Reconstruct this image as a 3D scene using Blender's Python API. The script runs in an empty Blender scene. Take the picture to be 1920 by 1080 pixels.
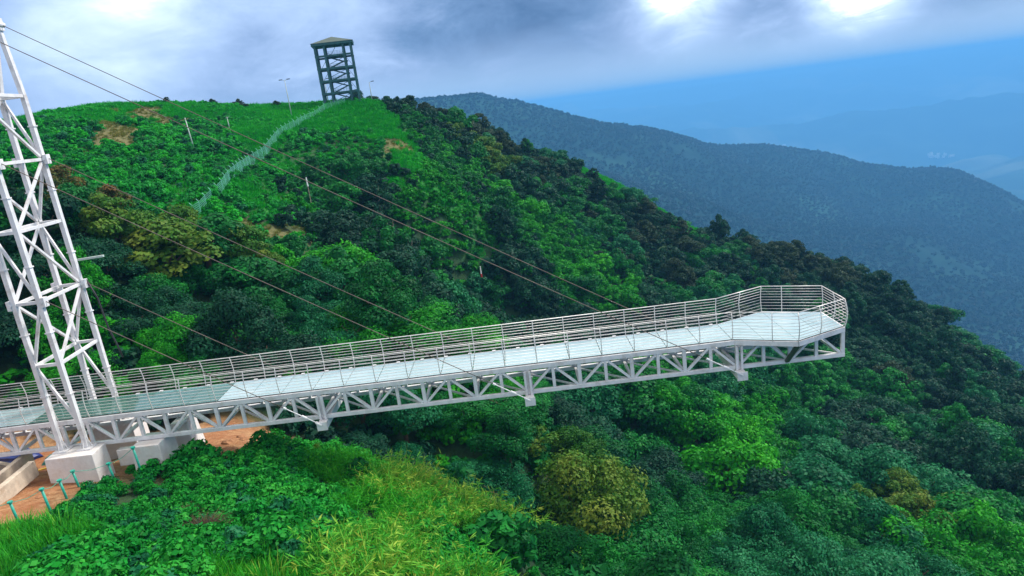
import bpy, math, random
import numpy as np
from mathutils import Vector, Matrix, Euler

R_ = math.radians
SC = bpy.context.scene
COL = SC.collection
rnd = random.Random(7)

# ------------------------------------------------------------------ camera
CAM = Vector((0.0, -34.7, 13.8785))
FPX, PITCH, ROLL, YAW = 1251.145, R_(15.16), R_(7.2356), R_(-1.0406)
fw = Vector((math.sin(YAW)*math.cos(PITCH), math.cos(YAW)*math.cos(PITCH), -math.sin(PITCH)))
rt = Vector((math.cos(YAW), -math.sin(YAW), 0.0))
up = rt.cross(fw)
cR = math.cos(ROLL)*rt - math.sin(ROLL)*up
cU = math.cos(ROLL)*up + math.sin(ROLL)*rt
cd = bpy.data.cameras.new('camera'); cam = bpy.data.objects.new('camera', cd); COL.objects.link(cam)
m = Matrix((cR, cU, -fw)).transposed().to_4x4(); m.translation = CAM
cam.matrix_world = m
cd.sensor_width = 36.0; cd.lens = 36.0*FPX/1920.0
cd.clip_start = 0.5; cd.clip_end = 60000.0
SC.camera = cam
SC.render.resolution_x, SC.render.resolution_y = 1024, 576
SC.view_settings.view_transform = 'Standard'; SC.view_settings.look = 'None'
SC.view_settings.exposure = EXPOSURE = 0.45
SC.view_settings.gamma = 1.0
SC.cycles.max_bounces = 6; SC.cycles.diffuse_bounces = 2; SC.cycles.glossy_bounces = 2
SC.cycles.transparent_max_bounces = 12; SC.cycles.volume_bounces = 1
SC.cycles.use_denoising = True

# ------------------------------------------------------------------ sun and sky
SUN_EL, SUN_AZ = R_(47), R_(66)          # azimuth clockwise from +Y
sl = bpy.data.lights.new('sun', 'SUN'); sl.energy = 3.5; sl.angle = R_(11); sl.color = (1.0, 0.95, 0.87)
so = bpy.data.objects.new('sun', sl); COL.objects.link(so)
sd = Vector((math.sin(SUN_AZ)*math.cos(SUN_EL), math.cos(SUN_AZ)*math.cos(SUN_EL), math.sin(SUN_EL)))
so.rotation_euler = sd.to_track_quat('Z', 'Y').to_euler(); so.location = (60, -20, 120)

W = bpy.data.worlds.new('World'); SC.world = W; W.use_nodes = True
nt = W.node_tree; nt.nodes.clear()
class NG:
    """tiny node-graph helper"""
    def __init__(s, nt): s.nt = nt
    def n(s, t, **k):
        o = s.nt.nodes.new(t)
        for a, b in k.items(): setattr(o, a, b)
        return o
    def l(s, a, b): s.nt.links.new(a, b)
    def val(s, sock, v):
        if hasattr(v, 'is_output') or isinstance(v, bpy.types.NodeSocket): s.l(v, sock)
        else: sock.default_value = v
    def math(s, op, a, b=0.0, clamp=False):
        o = s.n('ShaderNodeMath', operation=op, use_clamp=clamp); s.val(o.inputs[0], a); s.val(o.inputs[1], b); return o.outputs[0]
    def vmath(s, op, a, b=None, out=0):
        o = s.n('ShaderNodeVectorMath', operation=op); s.val(o.inputs[0], a)
        if b is not None: s.val(o.inputs[1], b)
        return o.outputs[out]
    def noise(s, vec, scale, detail=4, rough=.55, dist=0.0):
        o = s.n('ShaderNodeTexNoise'); o.inputs['Scale'].default_value = scale; o.inputs['Detail'].default_value = detail
        o.inputs['Roughness'].default_value = rough; o.inputs['Distortion'].default_value = dist
        if vec is not None: s.l(vec, o.inputs['Vector'])
        return o.outputs['Fac']
    def ramp(s, fac, stops, interp='LINEAR'):
        o = s.n('ShaderNodeValToRGB'); cr = o.color_ramp; cr.interpolation = interp
        while len(cr.elements) < len(stops): cr.elements.new(0.5)
        for e, (p, c) in zip(cr.elements, stops):
            e.position = p; e.color = (c, c, c, 1) if isinstance(c, (int, float)) else (*c, 1)
        s.l(fac, o.inputs[0]); return o.outputs[0]
    def mix(s, fac, a, b, mode='MIX'):
        o = s.n('ShaderNodeMix', data_type='RGBA', blend_type=mode)
        s.val(o.inputs[0], fac)
        for i, v in ((6, a), (7, b)):
            if isinstance(v, tuple): o.inputs[i].default_value = (*v, 1)
            else: s.l(v, o.inputs[i])
        return o.outputs[2]
    def maprange(s, v, a, b, c=0.0, d=1.0, smooth=True):
        o = s.n('ShaderNodeMapRange', interpolation_type='SMOOTHSTEP' if smooth else 'LINEAR')
        s.l(v, o.inputs[0])
        for i, q in enumerate((a, b, c, d)): o.inputs[i+1].default_value = q
        return o.outputs[0]

def srgb(r, g, b):
    f = lambda c: (c/12.92 if c <= .04045 else ((c+.055)/1.055)**2.4)
    return tuple(f(x/255.0) for x in (r, g, b))

g = NG(nt)
sky = g.n('ShaderNodeTexSky', sky_type='NISHITA', sun_disc=False, sun_elevation=SUN_EL, sun_rotation=SUN_AZ,
          air_density=1.3, dust_density=1.5, ozone_density=2.5, altitude=900)
dirv = g.n('ShaderNodeTexCoord').outputs['Generated']
sep = g.n('ShaderNodeSeparateXYZ'); g.l(dirv, sep.inputs[0])
dz = sep.outputs[2]
P = g.vmath('MULTIPLY', dirv, (1.0, 1.0, 2.3))
n1 = g.noise(P, 2.6, 8, .56, .25)          # big masses of the cloud deck
n2 = g.noise(P, 6.5, 9, .64, .5)
n3 = g.noise(P, 11.0, 6, .6, .8)
nn = g.math('ADD', g.math('MULTIPLY', n1, .60), g.math('MULTIPLY', n2, .40))
def blob(v, r0, r1, amp):
    """a break in the cloud deck round a direction of the sky, ragged by the cloud noise"""
    d = g.vmath('DISTANCE', dirv, tuple(v), out=1)
    d = g.math('ADD', d, g.math('ADD', g.math('MULTIPLY', g.math('SUBTRACT', n2, .5), .15), g.math('MULTIPLY', g.math('SUBTRACT', n3, .5), .10)))
    return g.maprange(d, r0, r1, amp, 0.0)
holes = g.math('MAXIMUM', blob((-.449, .877, .205), .0, .23, .80), blob((.250, .955, .140), .0, .125, 1.35))
holes = g.math('MAXIMUM', holes, blob((.455, .880, .112), .0, .105, 1.4))
holes = g.math('MAXIMUM', holes, blob((-.25, .95, .20), .0, .14, .35))
# thick grey masses hang over the valley on the right and low on the left
thick = g.math('MAXIMUM', blob((.06, .99, .085), .03, .26, .62), blob((.58, .81, .075), .01, .15, .8))
thick = g.math('MAXIMUM', thick, blob((.36, .93, .085), .0, .10, .6))
thick = g.math('MAXIMUM', thick, blob((-.33, .95, .045), .0, .20, .75))
thick = g.math('MAXIMUM', thick, blob((-.05, .99, .05), .0, .18, .6))
lum = g.math('ADD', g.math('SUBTRACT', nn, g.math('MULTIPLY', thick, .19)), g.math('MULTIPLY', holes, .33))
# the overcast grows brighter and greyer towards the zenith
zen = g.maprange(dz, .26, .60)
lum = g.math('ADD', lum, g.math('MULTIPLY', zen, .16))
cloud = g.ramp(lum, [(0.24, srgb(78, 110, 152)), (0.36, srgb(106, 138, 180)), (0.47, srgb(136, 163, 204)),
                     (0.60, srgb(168, 194, 232)), (0.72, srgb(206, 228, 246)), (0.84, (1.3, 1.4, 1.38))])
cloud = g.mix(zen, cloud, (.94, .92, .90))
# pale misty band under the ragged cloud base, melting into the haze at the horizon
base = g.math('ADD', dz, g.math('ADD', g.math('MULTIPLY', g.math('SUBTRACT', n1, .5), .11), g.math('MULTIPLY', g.math('SUBTRACT', n2, .5), .03)))
cover = g.maprange(base, 0.0, 0.10)
band = g.ramp(g.maprange(dz, -.01, .09, smooth=False), [(0.0, tuple(srgb(122, 168, 212))), (.45, tuple(srgb(146, 180, 220))), (1.0, tuple(srgb(158, 182, 224)))])
b10 = g.vmath('SCALE', band); g.nt.nodes[-1].inputs[3].default_value = 10.0
skyb = g.mix(0.90, sky.outputs[0], b10)
cl10 = g.vmath('SCALE', cloud); g.nt.nodes[-1].inputs[3].default_value = 10.0
fin = g.mix(cover, skyb, cl10)
bgn = g.n('ShaderNodeBackground'); g.l(fin, bgn.inputs[0]); bgn.inputs[1].default_value = 0.10
wo = g.n('ShaderNodeOutputWorld'); g.l(bgn.outputs[0], wo.inputs[0])
CTRL = [-21.3,-12.6,-1.6,-14.9,-13.0,-2.5,-9.1,-12.6,-3.7,-25.8,-6.9,-2.3,-22.3,-6.4,-2.8,-14.3,-7.4,-3.6,-20.8,-2.0,-3.5,-30.2,-0.6,-3.0,-26.2,-2.8,-2.8,-19.1,0.3,-3.6,-18.3,2.4,-3.8,-16.6,3.7,-4.5,-12.1,-2.4,-5.1,-7.7,-3.3,-5.8,-4.9,-5.4,-6.7,-2.3,-5.8,-8.0,-8.1,-8.5,-5.3,-4.5,-10.3,-6.5,-1.2,-7.9,-9.5,-15.8,16.9,-14.5,-13.1,23.9,-16.1,-3.4,15.2,-21.2,2.6,19.2,-26.4,3.4,9.2,-25.8,17.2,35.2,-38.1,12.0,15.9,-31.7,25.4,25.1,-38.3,39.0,40.8,-44.4,40.6,27.1,-41.8,46.3,23.0,-43.4,71.0,55.7,-53.2,68.0,70.2,-55.7,41.2,61.9,-47.9,13.6,49.2,-37.8,2.9,47.2,-32.3,-26.9,10.9,-5.3,-32.7,15.6,-2.3,-24.0,18.1,-4.3,-33.1,27.0,-3.9,-36.3,27.5,0.6,-29.7,39.6,-2.9,-19.9,26.1,-8.5,-19.9,37.6,-8.6,-13.4,36.0,-9.8,-9.4,34.7,-10.8,-15.1,26.5,-9.3,-4.2,25.2,-17.5,-9.8,28.6,-14.2,-8.8,91.0,-26.5,-12.9,85.6,-27.2,0.4,75.3,-33.0,-24.2,77.7,-8.4,-16.0,76.2,-15.6,-27.7,59.3,-3.6,-37.0,84.7,3.6,-36.5,58.4,1.9,-41.2,50.9,4.0,-43.2,71.9,7.3,-46.6,107.9,12.2,-44.4,134.6,16.4,-42.2,150.6,20.0,-58.1,103.6,14.9,-57.4,70.7,11.5,-46.1,36.7,7.9,-51.5,39.1,8.9,-42.2,33.3,4.6,-75.0,100.9,19.6,-91.7,108.5,22.6,-102.2,107.4,22.3,-73.9,145.7,23.1,-60.4,145.4,20.6,-92.8,131.1,25.6,-71.8,108.3,18.2,-33.2,147.3,18.9,-25.6,128.3,12.4,-18.3,109.1,4.2,-15.7,99.4,-0.6,-18.4,90.0,-6.2,-33.8,111.4,9.3,-30.5,96.8,1.6,-24.0,163.9,14.2,-13.7,154.8,6.4,-7.0,135.2,-3.2,0.3,180.3,-0.8,16.9,204.7,-5.8,4.5,125.2,-17.6,25.8,188.8,-12.3,41.6,201.7,-20.8,25.0,138.5,-29.4,13.4,104.7,-33.1,60.9,192.3,-35.1,47.2,144.2,-40.8,78.9,192.0,-42.9,94.6,185.9,-51.1,107.0,174.5,-53.8,120.2,167.2,-62.5,126.8,151.2,-68.8,128.6,131.3,-77.9,59.4,119.2,-49.9,82.6,113.9,-57.8,32.4,91.2,-43.0,90.7,97.1,-61.2,61.8,85.3,-57.9,-35.0,0.0,-4.2,-27.0,1.5,-4.0,-32.0,12.0,-4.0,-22.0,6.0,-4.4,-45.0,5.0,-3.5,-60.0,10.0,-1.0,-40.0,-8.0,-3.0,20.0,300.0,-60.0,100.0,290.0,-110.0,190.0,230.0,-140.0,210.0,120.0,-150.0,-60.0,260.0,-25.0,-110.0,250.0,-20.0,-170.0,220.0,-10.0,-30.0,330.0,-70.0,-120.0,70.0,14.0,-90.0,25.0,6.0,-70.0,-20.0,1.0,-160.0,120.0,18.0,0.0,-36.0,-8.0,14.0,-28.0,-18.0,35.0,-10.0,-38.0,80.0,5.0,-60.0,150.0,50.0,-95.0,-35.0,-40.0,0.0,90.0,250.0,-85.0,150.0,195.0,-105.0,-25.0,-36.0,-1.5,170.0,150.0,-110.0,-12.0,75.0,-20.0,-5.0,60.0,-24.0,15.0,55.0,-32.0]
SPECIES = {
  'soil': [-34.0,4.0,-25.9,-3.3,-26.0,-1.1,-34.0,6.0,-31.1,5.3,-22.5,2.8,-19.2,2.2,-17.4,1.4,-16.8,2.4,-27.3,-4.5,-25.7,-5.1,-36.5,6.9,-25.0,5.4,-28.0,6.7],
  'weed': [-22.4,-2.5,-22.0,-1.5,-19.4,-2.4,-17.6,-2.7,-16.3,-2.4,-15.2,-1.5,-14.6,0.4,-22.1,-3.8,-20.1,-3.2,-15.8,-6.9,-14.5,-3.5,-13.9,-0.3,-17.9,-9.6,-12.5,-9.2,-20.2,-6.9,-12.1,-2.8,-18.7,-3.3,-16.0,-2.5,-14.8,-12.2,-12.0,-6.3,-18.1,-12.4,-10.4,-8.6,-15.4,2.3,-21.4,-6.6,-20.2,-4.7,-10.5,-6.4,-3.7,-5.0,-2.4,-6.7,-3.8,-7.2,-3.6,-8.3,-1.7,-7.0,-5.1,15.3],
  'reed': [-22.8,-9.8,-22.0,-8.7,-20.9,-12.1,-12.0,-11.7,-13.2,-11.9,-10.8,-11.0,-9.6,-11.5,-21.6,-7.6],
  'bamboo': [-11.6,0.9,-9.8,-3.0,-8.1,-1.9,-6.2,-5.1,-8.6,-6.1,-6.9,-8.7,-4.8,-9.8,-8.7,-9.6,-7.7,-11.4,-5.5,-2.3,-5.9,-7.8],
  'dark': [-14.8,20.0,17.4,50.2,22.5,47.4,15.5,42.5,65.1,81.7,63.7,63.3,64.5,52.1,24.4,42.2,5.4,53.4,86.9,91.2,-33.5,27.1,-33.1,23.6,-38.0,24.5,-42.4,23.0,-39.3,29.3,-34.0,10.2,-30.3,10.1,-22.2,16.7,-28.3,61.9,-32.3,69.2,-21.8,93.7,-11.3,67.2,-19.6,59.2,-9.1,89.8,1.7,98.7,24.2,179.2,10.3,186.8,0.7,149.5,-19.9,148.4,19.5,108.1,-14.0,57.4,-27.9,80.3,65.2,153.4,75.2,140.8,102.1,136.2,77.8,116.9,38.5,113.4,38.4,169.4,57.0,178.2,110.0,164.0,117.9,137.7,119.2,118.9,84.1,105.4,122.4,133.0,29.8,102.8,79.5,131.5],  # darker trees; on the right slope they stand in for cloud shade
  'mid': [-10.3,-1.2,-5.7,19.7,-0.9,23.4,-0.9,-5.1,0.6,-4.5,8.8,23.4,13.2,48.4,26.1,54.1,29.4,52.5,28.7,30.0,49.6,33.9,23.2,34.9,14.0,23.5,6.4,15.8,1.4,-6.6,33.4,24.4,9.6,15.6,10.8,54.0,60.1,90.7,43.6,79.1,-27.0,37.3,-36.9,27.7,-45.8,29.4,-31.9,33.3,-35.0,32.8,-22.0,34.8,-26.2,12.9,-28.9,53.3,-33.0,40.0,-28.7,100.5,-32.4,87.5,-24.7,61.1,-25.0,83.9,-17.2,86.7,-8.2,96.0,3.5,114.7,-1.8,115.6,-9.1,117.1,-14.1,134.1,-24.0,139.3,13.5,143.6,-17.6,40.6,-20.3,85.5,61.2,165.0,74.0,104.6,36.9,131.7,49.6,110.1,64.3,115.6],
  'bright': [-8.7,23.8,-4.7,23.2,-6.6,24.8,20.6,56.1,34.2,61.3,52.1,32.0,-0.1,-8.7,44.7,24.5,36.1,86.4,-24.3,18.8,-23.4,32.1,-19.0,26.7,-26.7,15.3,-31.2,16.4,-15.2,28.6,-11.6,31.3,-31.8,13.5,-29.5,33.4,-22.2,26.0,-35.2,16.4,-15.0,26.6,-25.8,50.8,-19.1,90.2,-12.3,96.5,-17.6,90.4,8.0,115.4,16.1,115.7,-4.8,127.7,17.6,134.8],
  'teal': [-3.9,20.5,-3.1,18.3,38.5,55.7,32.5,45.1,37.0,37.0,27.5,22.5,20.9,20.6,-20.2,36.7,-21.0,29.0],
  'olive': [2.8,22.6,44.6,38.5,-30.5,40.5,-40.2,36.4,-37.1,34.8,-44.2,46.0,-6.6,153.9],
  'rust': [-50.8,44.0,-45.8,41.4],
  'shrub': [-48.7,59.7,-54.3,62.6,-47.5,54.0,-45.0,64.4,-37.6,51.1,-41.1,61.2,-58.7,73.0,-45.8,75.2,-50.9,73.7,-64.7,73.8,-72.2,75.5,-80.6,90.1,-57.2,91.2,-52.4,98.7,-64.6,117.6,-44.1,92.9,-65.6,106.6,-82.5,82.5,-72.3,65.3,-38.6,58.9,-34.1,70.0,-34.8,54.1,-36.5,64.4,-38.7,107.8,-41.1,99.0,-38.7,80.1,-35.8,116.9],
  'grass': [-47.4,61.1,-39.1,45.6,-41.1,57.2,-43.9,52.6,-42.1,70.7,-40.0,53.8,-84.9,115.5,-80.6,130.9,-95.9,115.0,-54.9,126.6,-64.3,136.8,-46.1,121.1,-47.7,102.2,-38.7,55.7,-76.4,135.4,-43.3,142.1,-46.6,132.5,-27.0,129.5,-18.6,111.8,-15.5,103.5,-13.7,100.4,-14.1,102.8,-20.8,112.4,-20.8,101.1,-29.8,141.6,-24.7,123.9,-30.8,129.9,-36.4,141.4,-18.7,100.6,-33.6,149.8,-22.8,122.3,-34.3,136.5,-36.4,126.6,-39.2,66.1],
  'dry': [-73.2,93.5,-77.5,112.6,-77.2,123.0,-73.7,87.2,-36.1,61.2,-28.9,115.6],
  'brown': [-11.8,170.1,41.5,162.5,47.2,130.1,-3.0,171.7,81.8,156.1,28.9,138.5,79.0,107.2],
}

# ------------------------------------------------------------------ helpers
def tag(o, label=None, cat=None, group=None, kind=None):
    if label: o['label'] = label
    if cat: o['category'] = cat
    if group: o['group'] = group
    if kind: o['kind'] = kind
    return o
def empty(name, loc=(0, 0, 0), rz=0.0):
    o = bpy.data.objects.new(name, None); COL.objects.link(o); o.location = loc; o.rotation_euler = (0, 0, rz)
    o.empty_display_size = .3
    return o
def link(name, me, mat=None, parent=None, loc=None):
    o = bpy.data.objects.new(name, me); COL.objects.link(o)
    if mat is not None and not me.materials: me.materials.append(mat)
    if parent is not None: o.parent = parent
    if loc is not None: o.location = loc
    return o
def np_mesh(name, verts, faces, smooth=False, fattr=None):
    """verts (n,3), faces (m,k) all with k corners"""
    me = bpy.data.meshes.new(name); n, k = faces.shape
    me.vertices.add(len(verts)); me.vertices.foreach_set('co', np.ascontiguousarray(verts, dtype=np.float32).ravel())
    me.loops.add(n*k); me.loops.foreach_set('vertex_index', np.ascontiguousarray(faces, dtype=np.int32).ravel())
    me.polygons.add(n); me.polygons.foreach_set('loop_start', np.arange(0, n*k, k, dtype=np.int32))
    me.update(calc_edges=True)
    if smooth: me.polygons.foreach_set('use_smooth', np.ones(n, dtype=bool))
    if fattr is not None:
        a = me.attributes.new('tint', 'FLOAT', 'FACE'); a.data.foreach_set('value', fattr.astype(np.float32))
    return me
class MB:
    """collects boxes, bars and tubes into ONE mesh"""
    def __init__(s): s.v = []; s.f = []
    def quadbox(s, P8):
        b = len(s.v); s.v += [tuple(p) for p in P8]
        s.f += [tuple(b+i for i in q) for q in ((0, 3, 2, 1), (4, 5, 6, 7), (0, 1, 5, 4), (1, 2, 6, 5), (2, 3, 7, 6), (3, 0, 4, 7))]
        return s
    def box(s, x0, x1, y0, y1, z0, z1):
        return s.quadbox([(x0, y0, z0), (x1, y0, z0), (x1, y1, z0), (x0, y1, z0), (x0, y0, z1), (x1, y0, z1), (x1, y1, z1), (x0, y1, z1)])
    def bar(s, a, b, w, h=None, upv=(0, 0, 1)):
        """rectangular bar from a to b, w across, h along upv"""
        h = w if h is None else h
        a, b = Vector(a), Vector(b); d = (b-a).normalized(); u = Vector(upv)
        if abs(d.dot(u)) > .98: u = Vector((0, 1, 0))
        sx = d.cross(u).normalized()*w/2; sy = sx.cross(d).normalized()*h/2
        return s.quadbox([a-sx-sy, a+sx-sy, a+sx+sy, a-sx+sy, b-sx-sy, b+sx-sy, b+sx+sy, b-sx+sy])
    def tube(s, pts, r, n=6, r1=None):
        pts = [Vector(p) for p in pts]; N = len(pts); base = len(s.v)
        for i, p in enumerate(pts):
            d = (pts[min(i+1, N-1)]-pts[max(i-1, 0)]).normalized()
            u = Vector((0, 0, 1)) if abs(d.z) < .9 else Vector((1, 0, 0))
            a = d.cross(u).normalized(); c = a.cross(d).normalized()
            rr = r if r1 is None else r+(r1-r)*i/(N-1)
            for k in range(n):
                t = 2*math.pi*k/n; s.v.append(tuple(p+a*math.cos(t)*rr+c*math.sin(t)*rr))
        for i in range(N-1):
            for k in range(n):
                a0 = base+i*n+k; a1 = base+i*n+(k+1) % n
                s.f.append((a0, a1, a1+n, a0+n))
        s.f.append(tuple(base+k for k in range(n))[::-1]); s.f.append(tuple(base+(N-1)*n+k for k in range(n)))
        return s
    def build(s, name, mat, parent=None, loc=None, bevel=0.0, smooth=False):
        me = bpy.data.meshes.new(name); me.from_pydata(s.v, [], s.f); me.update()
        if smooth: me.polygons.foreach_set('use_smooth', [True]*len(me.polygons))
        o = link(name, me, mat, parent, loc)
        if bevel:
            md = o.modifiers.new('bevel', 'BEVEL'); md.width = bevel; md.segments = 2; md.limit_method = 'ANGLE'
        return o

def newmat(name):
    mt = bpy.data.materials.new(name); mt.use_nodes = True; nt = mt.node_tree
    b = nt.nodes['Principled BSDF']; return mt, NG(nt), b
def plain(name, col, rough=.5, metal=0.0, vary=.12, scale=3.0, dirt=None, bump=0.0, spec=.5):
    """painted / cast surface with uneven tone, a little grime and optional bump"""
    mt, g, b = newmat(name)
    co = g.n('ShaderNodeTexCoord').outputs['Object']
    n = g.noise(co, scale, 6, .6)
    c2 = tuple(c*(1-vary) for c in col); c1 = tuple(min(1, c*(1+vary*.5)) for c in col)
    c = g.mix(g.ramp(n, [(.35, 0.0), (.65, 1.0)]), c2, c1)
    if dirt:
        d = g.noise(co, scale*.55, 8, .7); c = g.mix(g.ramp(d, [(.52, 0.0), (.75, .75)]), c, dirt)
    g.l(c, b.inputs['Base Color']); b.inputs['Roughness'].default_value = rough; b.inputs['Metallic'].default_value = metal
    b.inputs['Specular IOR Level'].default_value = spec
    if bump:
        bp = g.n('ShaderNodeBump'); bp.inputs['Strength'].default_value = bump; bp.inputs['Distance'].default_value = .05
        g.l(g.noise(co, scale*6, 5, .6), bp.inputs['Height']); g.l(bp.outputs[0], b.inputs['Normal'])
    return mt
M = {}
M['steel'] = plain('white_painted_steel', (.72, .71, .72), .38, vary=.14, scale=1.8, dirt=(.36, .29, .24))
M['rail'] = plain('stainless_rail', (.74, .71, .68), .35, .2, vary=.15, scale=2)
M['concrete'] = plain('pale_concrete', (.74, .70, .68), .85, vary=.16, scale=1.1, dirt=(.46, .34, .25), bump=.3)
M['kerb'] = plain('raw_concrete', (.55, .46, .36), .9, vary=.2, scale=3, dirt=(.34, .2, .11), bump=.5)
M['cable'] = plain('dark_steel_cable', (.055, .06, .075), .5, .3, vary=.2, scale=5)
M['cable_brown'] = plain('weathered_steel_cable', (.13, .10, .085), .6, .2, vary=.35, scale=.6)
M['black'] = plain('black_rubber', (.02, .022, .026), .6)
M['teal'] = plain('teal_green_paint', (.01, .34, .25), .45, vary=.25, scale=8, dirt=(.10, .22, .15))
M['tower'] = plain('dark_green_tower_steel', (.022, .10, .105), .55, vary=.3, scale=.8)
M['towroof'] = plain('grey_green_roof_sheet', (.05, .08, .065), .6, vary=.2, scale=.7)
M['fence'] = plain('pale_green_fence', (.13, .46, .34), .6, vary=.25, scale=.4, dirt=(.06, .30, .15))
M['pole'] = plain('grey_galvanised_pole', (.42, .50, .46), .5, vary=.15, scale=1)
M['bark'] = plain('tree_bark', (.10, .065, .042), .9, vary=.4, scale=2.5, bump=.6)
M['palebark'] = plain('pale_dead_bark', (.34, .29, .22), .9, vary=.4, scale=2.5)
M['blue'] = plain('blue_tarpaulin', (.012, .03, .16), .5, vary=.35, scale=2)
M['tealcloth'] = plain('teal_tarpaulin', (.01, .16, .14), .6, vary=.35, scale=2)
M['dkgreen'] = plain('olive_dark_steel', (.045, .075, .05), .5)
M['red'] = plain('red_paint', (.5, .02, .02), .5)
M['white'] = plain('white_paint', (.8, .8, .8), .5)
M['wood'] = plain('sawn_timber', (.42, .28, .14), .8, vary=.3, scale=6)
M['rock'] = plain('orange_rock', (.36, .17, .08), .9, vary=.35, scale=3, bump=.6)
M['yellow'] = plain('yellow_paint', (.55, .36, .03), .5)

def glassmat():
    mt, g, b = newmat('frosted_deck_glass')
    co = g.n('ShaderNodeTexCoord').outputs['Object']
    n = g.noise(co, 1.6, 5, .6, .6)
    mp = g.n('ShaderNodeMapping'); mp.inputs['Scale'].default_value = (.35, 4.5, 1); g.l(co, mp.inputs[0])
    st = g.noise(mp.outputs[0], 1.5, 4, .55, .4)
    c = g.mix(g.ramp(st, [(.35, 0.0), (.7, 1.0)]), (.26, .40, .42), (.42, .52, .55))  # lengthwise streaks paint the railing's reflections into the deck colour
    c = g.mix(g.ramp(n, [(.55, 0.0), (.8, .6)]), c, (.22, .38, .40))
    g.l(c, b.inputs['Base Color']); b.inputs['Roughness'].default_value = .14; b.inputs['IOR'].default_value = 1.5
    b.inputs['Coat Weight'].default_value = .6; b.inputs['Coat Roughness'].default_value = .05
    bp = g.n('ShaderNodeBump'); bp.inputs['Strength'].default_value = .12; bp.inputs['Distance'].default_value = .05
    g.l(g.noise(co, 2.2, 3, .5), bp.inputs['Height']); g.l(bp.outputs[0], b.inputs['Normal'])
    return mt
M['glass'] = glassmat()
def clearmat():
    mt, g, b = newmat('clear_green_glass'); nt = mt.node_tree
    tr = g.n('ShaderNodeBsdfTransparent'); tr.inputs[0].default_value = (.42, .74, .66, 1)
    gl = g.n('ShaderNodeBsdfGlossy'); gl.inputs['Roughness'].default_value = .04; gl.inputs[0].default_value = (.9, 1, .98, 1)
    fr = g.n('ShaderNodeFresnel'); fr.inputs[0].default_value = 1.5
    ms = g.n('ShaderNodeMixShader'); g.l(g.math('ADD', fr.outputs[0], .06), ms.inputs[0]); g.l(tr.outputs[0], ms.inputs[1]); g.l(gl.outputs[0], ms.inputs[2])
    df = g.n('ShaderNodeBsdfDiffuse'); df.inputs[0].default_value = (.24, .52, .47, 1)
    m2 = g.n('ShaderNodeMixShader'); m2.inputs[0].default_value = .16; g.l(ms.outputs[0], m2.inputs[1]); g.l(df.outputs[0], m2.inputs[2])
    g.l(m2.outputs[0], nt.nodes['Material Output'].inputs[0]); return mt
M['clear'] = clearmat()

def leafmat(name, cols, rough=.55, trans=.25):
    """foliage: colour varies leaf by leaf, spray by spray and plant by plant"""
    mt, g, b = newmat(name); nt = mt.node_tree
    at = g.n('ShaderNodeAttribute', attribute_name='tint').outputs['Fac']
    oi = g.n('ShaderNodeObjectInfo').outputs['Random']
    co = g.n('ShaderNodeTexCoord').outputs['Object']
    n = g.ramp(g.noise(co, .45, 3, .6), [(.32, 0.0), (.68, 1.0)])
    wp_ = g.n('ShaderNodeNewGeometry').outputs['Position']; n2 = g.ramp(g.noise(wp_, .07, 4, .65), [(.32, 0.0), (.68, 1.0)])
    f = g.math('ADD', g.math('ADD', g.math('MULTIPLY', at, .34), g.math('MULTIPLY', oi, .16)), g.math('ADD', g.math('MULTIPLY', n, .24), g.math('MULTIPLY', n2, .26)))
    c = g.ramp(f, [(.18, cols[0]), (.48, cols[1]), (.80, cols[2])])
    g.l(c, b.inputs['Base Color']); b.inputs['Roughness'].default_value = rough; b.inputs['Specular IOR Level'].default_value = .12
    if trans:
        tr = g.n('ShaderNodeBsdfTranslucent'); g.l(g.mix(1.0, c, (1.0, 1.0, .5), 'MULTIPLY'), tr.inputs[0])
        ms = g.n('ShaderNodeMixShader'); ms.inputs[0].default_value = trans
        g.l(b.outputs[0], ms.inputs[1]); g.l(tr.outputs[0], ms.inputs[2]); g.l(ms.outputs[0], nt.nodes['Material Output'].inputs[0])
    return mt
L = {
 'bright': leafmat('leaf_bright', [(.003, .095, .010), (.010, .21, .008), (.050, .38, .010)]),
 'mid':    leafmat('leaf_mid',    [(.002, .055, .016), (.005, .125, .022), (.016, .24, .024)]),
 'dark':   leafmat('leaf_dark_shade',   [(.002, .024, .014), (.004, .048, .025), (.009, .095, .038)]),  # cloud shade of the right slope is put into this darker leaf colour
 'teal':   leafmat('leaf_teal',   [(.002, .062, .024), (.006, .125, .045), (.030, .230, .085)]),
 'olive':  leafmat('leaf_olive',  [(.012, .095, .010), (.048, .150, .014), (.160, .210, .026)]),
 'rust':   leafmat('leaf_rust',   [(.020, .075, .012), (.110, .085, .018), (.26, .080, .030)]),
 'brown':  leafmat('leaf_brown',  [(.007, .034, .018), (.018, .050, .024), (.042, .066, .034)]),
 'weed':   leafmat('leaf_weed',   [(.002, .085, .012), (.008, .215, .020), (.060, .430, .045)]),
 'reed':   leafmat('leaf_reed',   [(.004, .130, .010), (.018, .280, .010), (.110, .440, .030)]),
 'bamboo': leafmat('leaf_bamboo', [(.006, .170, .014), (.060, .350, .025), (.46, .52, .075)]),
 'shrub':  leafmat('leaf_shrub',  [(.003, .110, .018), (.007, .215, .026), (.020, .38, .028)]),
 'grass':  leafmat('leaf_grass',  [(.004, .180, .016), (.010, .320, .018), (.050, .48, .022)]),
 'ridge':  leafmat('leaf_far_haze_tint', [(.002, .020, .026), (.002, .026, .032), (.003, .034, .036)], trans=0),  # blue of the distant haze mixed into the leaf colour
 'twig':   leafmat('dead_twigs', [(.025, .018, .012), (.065, .044, .026), (.16, .11, .06)], trans=0),
 'dry':    leafmat('leaf_dry',    [(.060, .130, .016), (.150, .170, .035), (.260, .210, .060)]),
}

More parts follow.
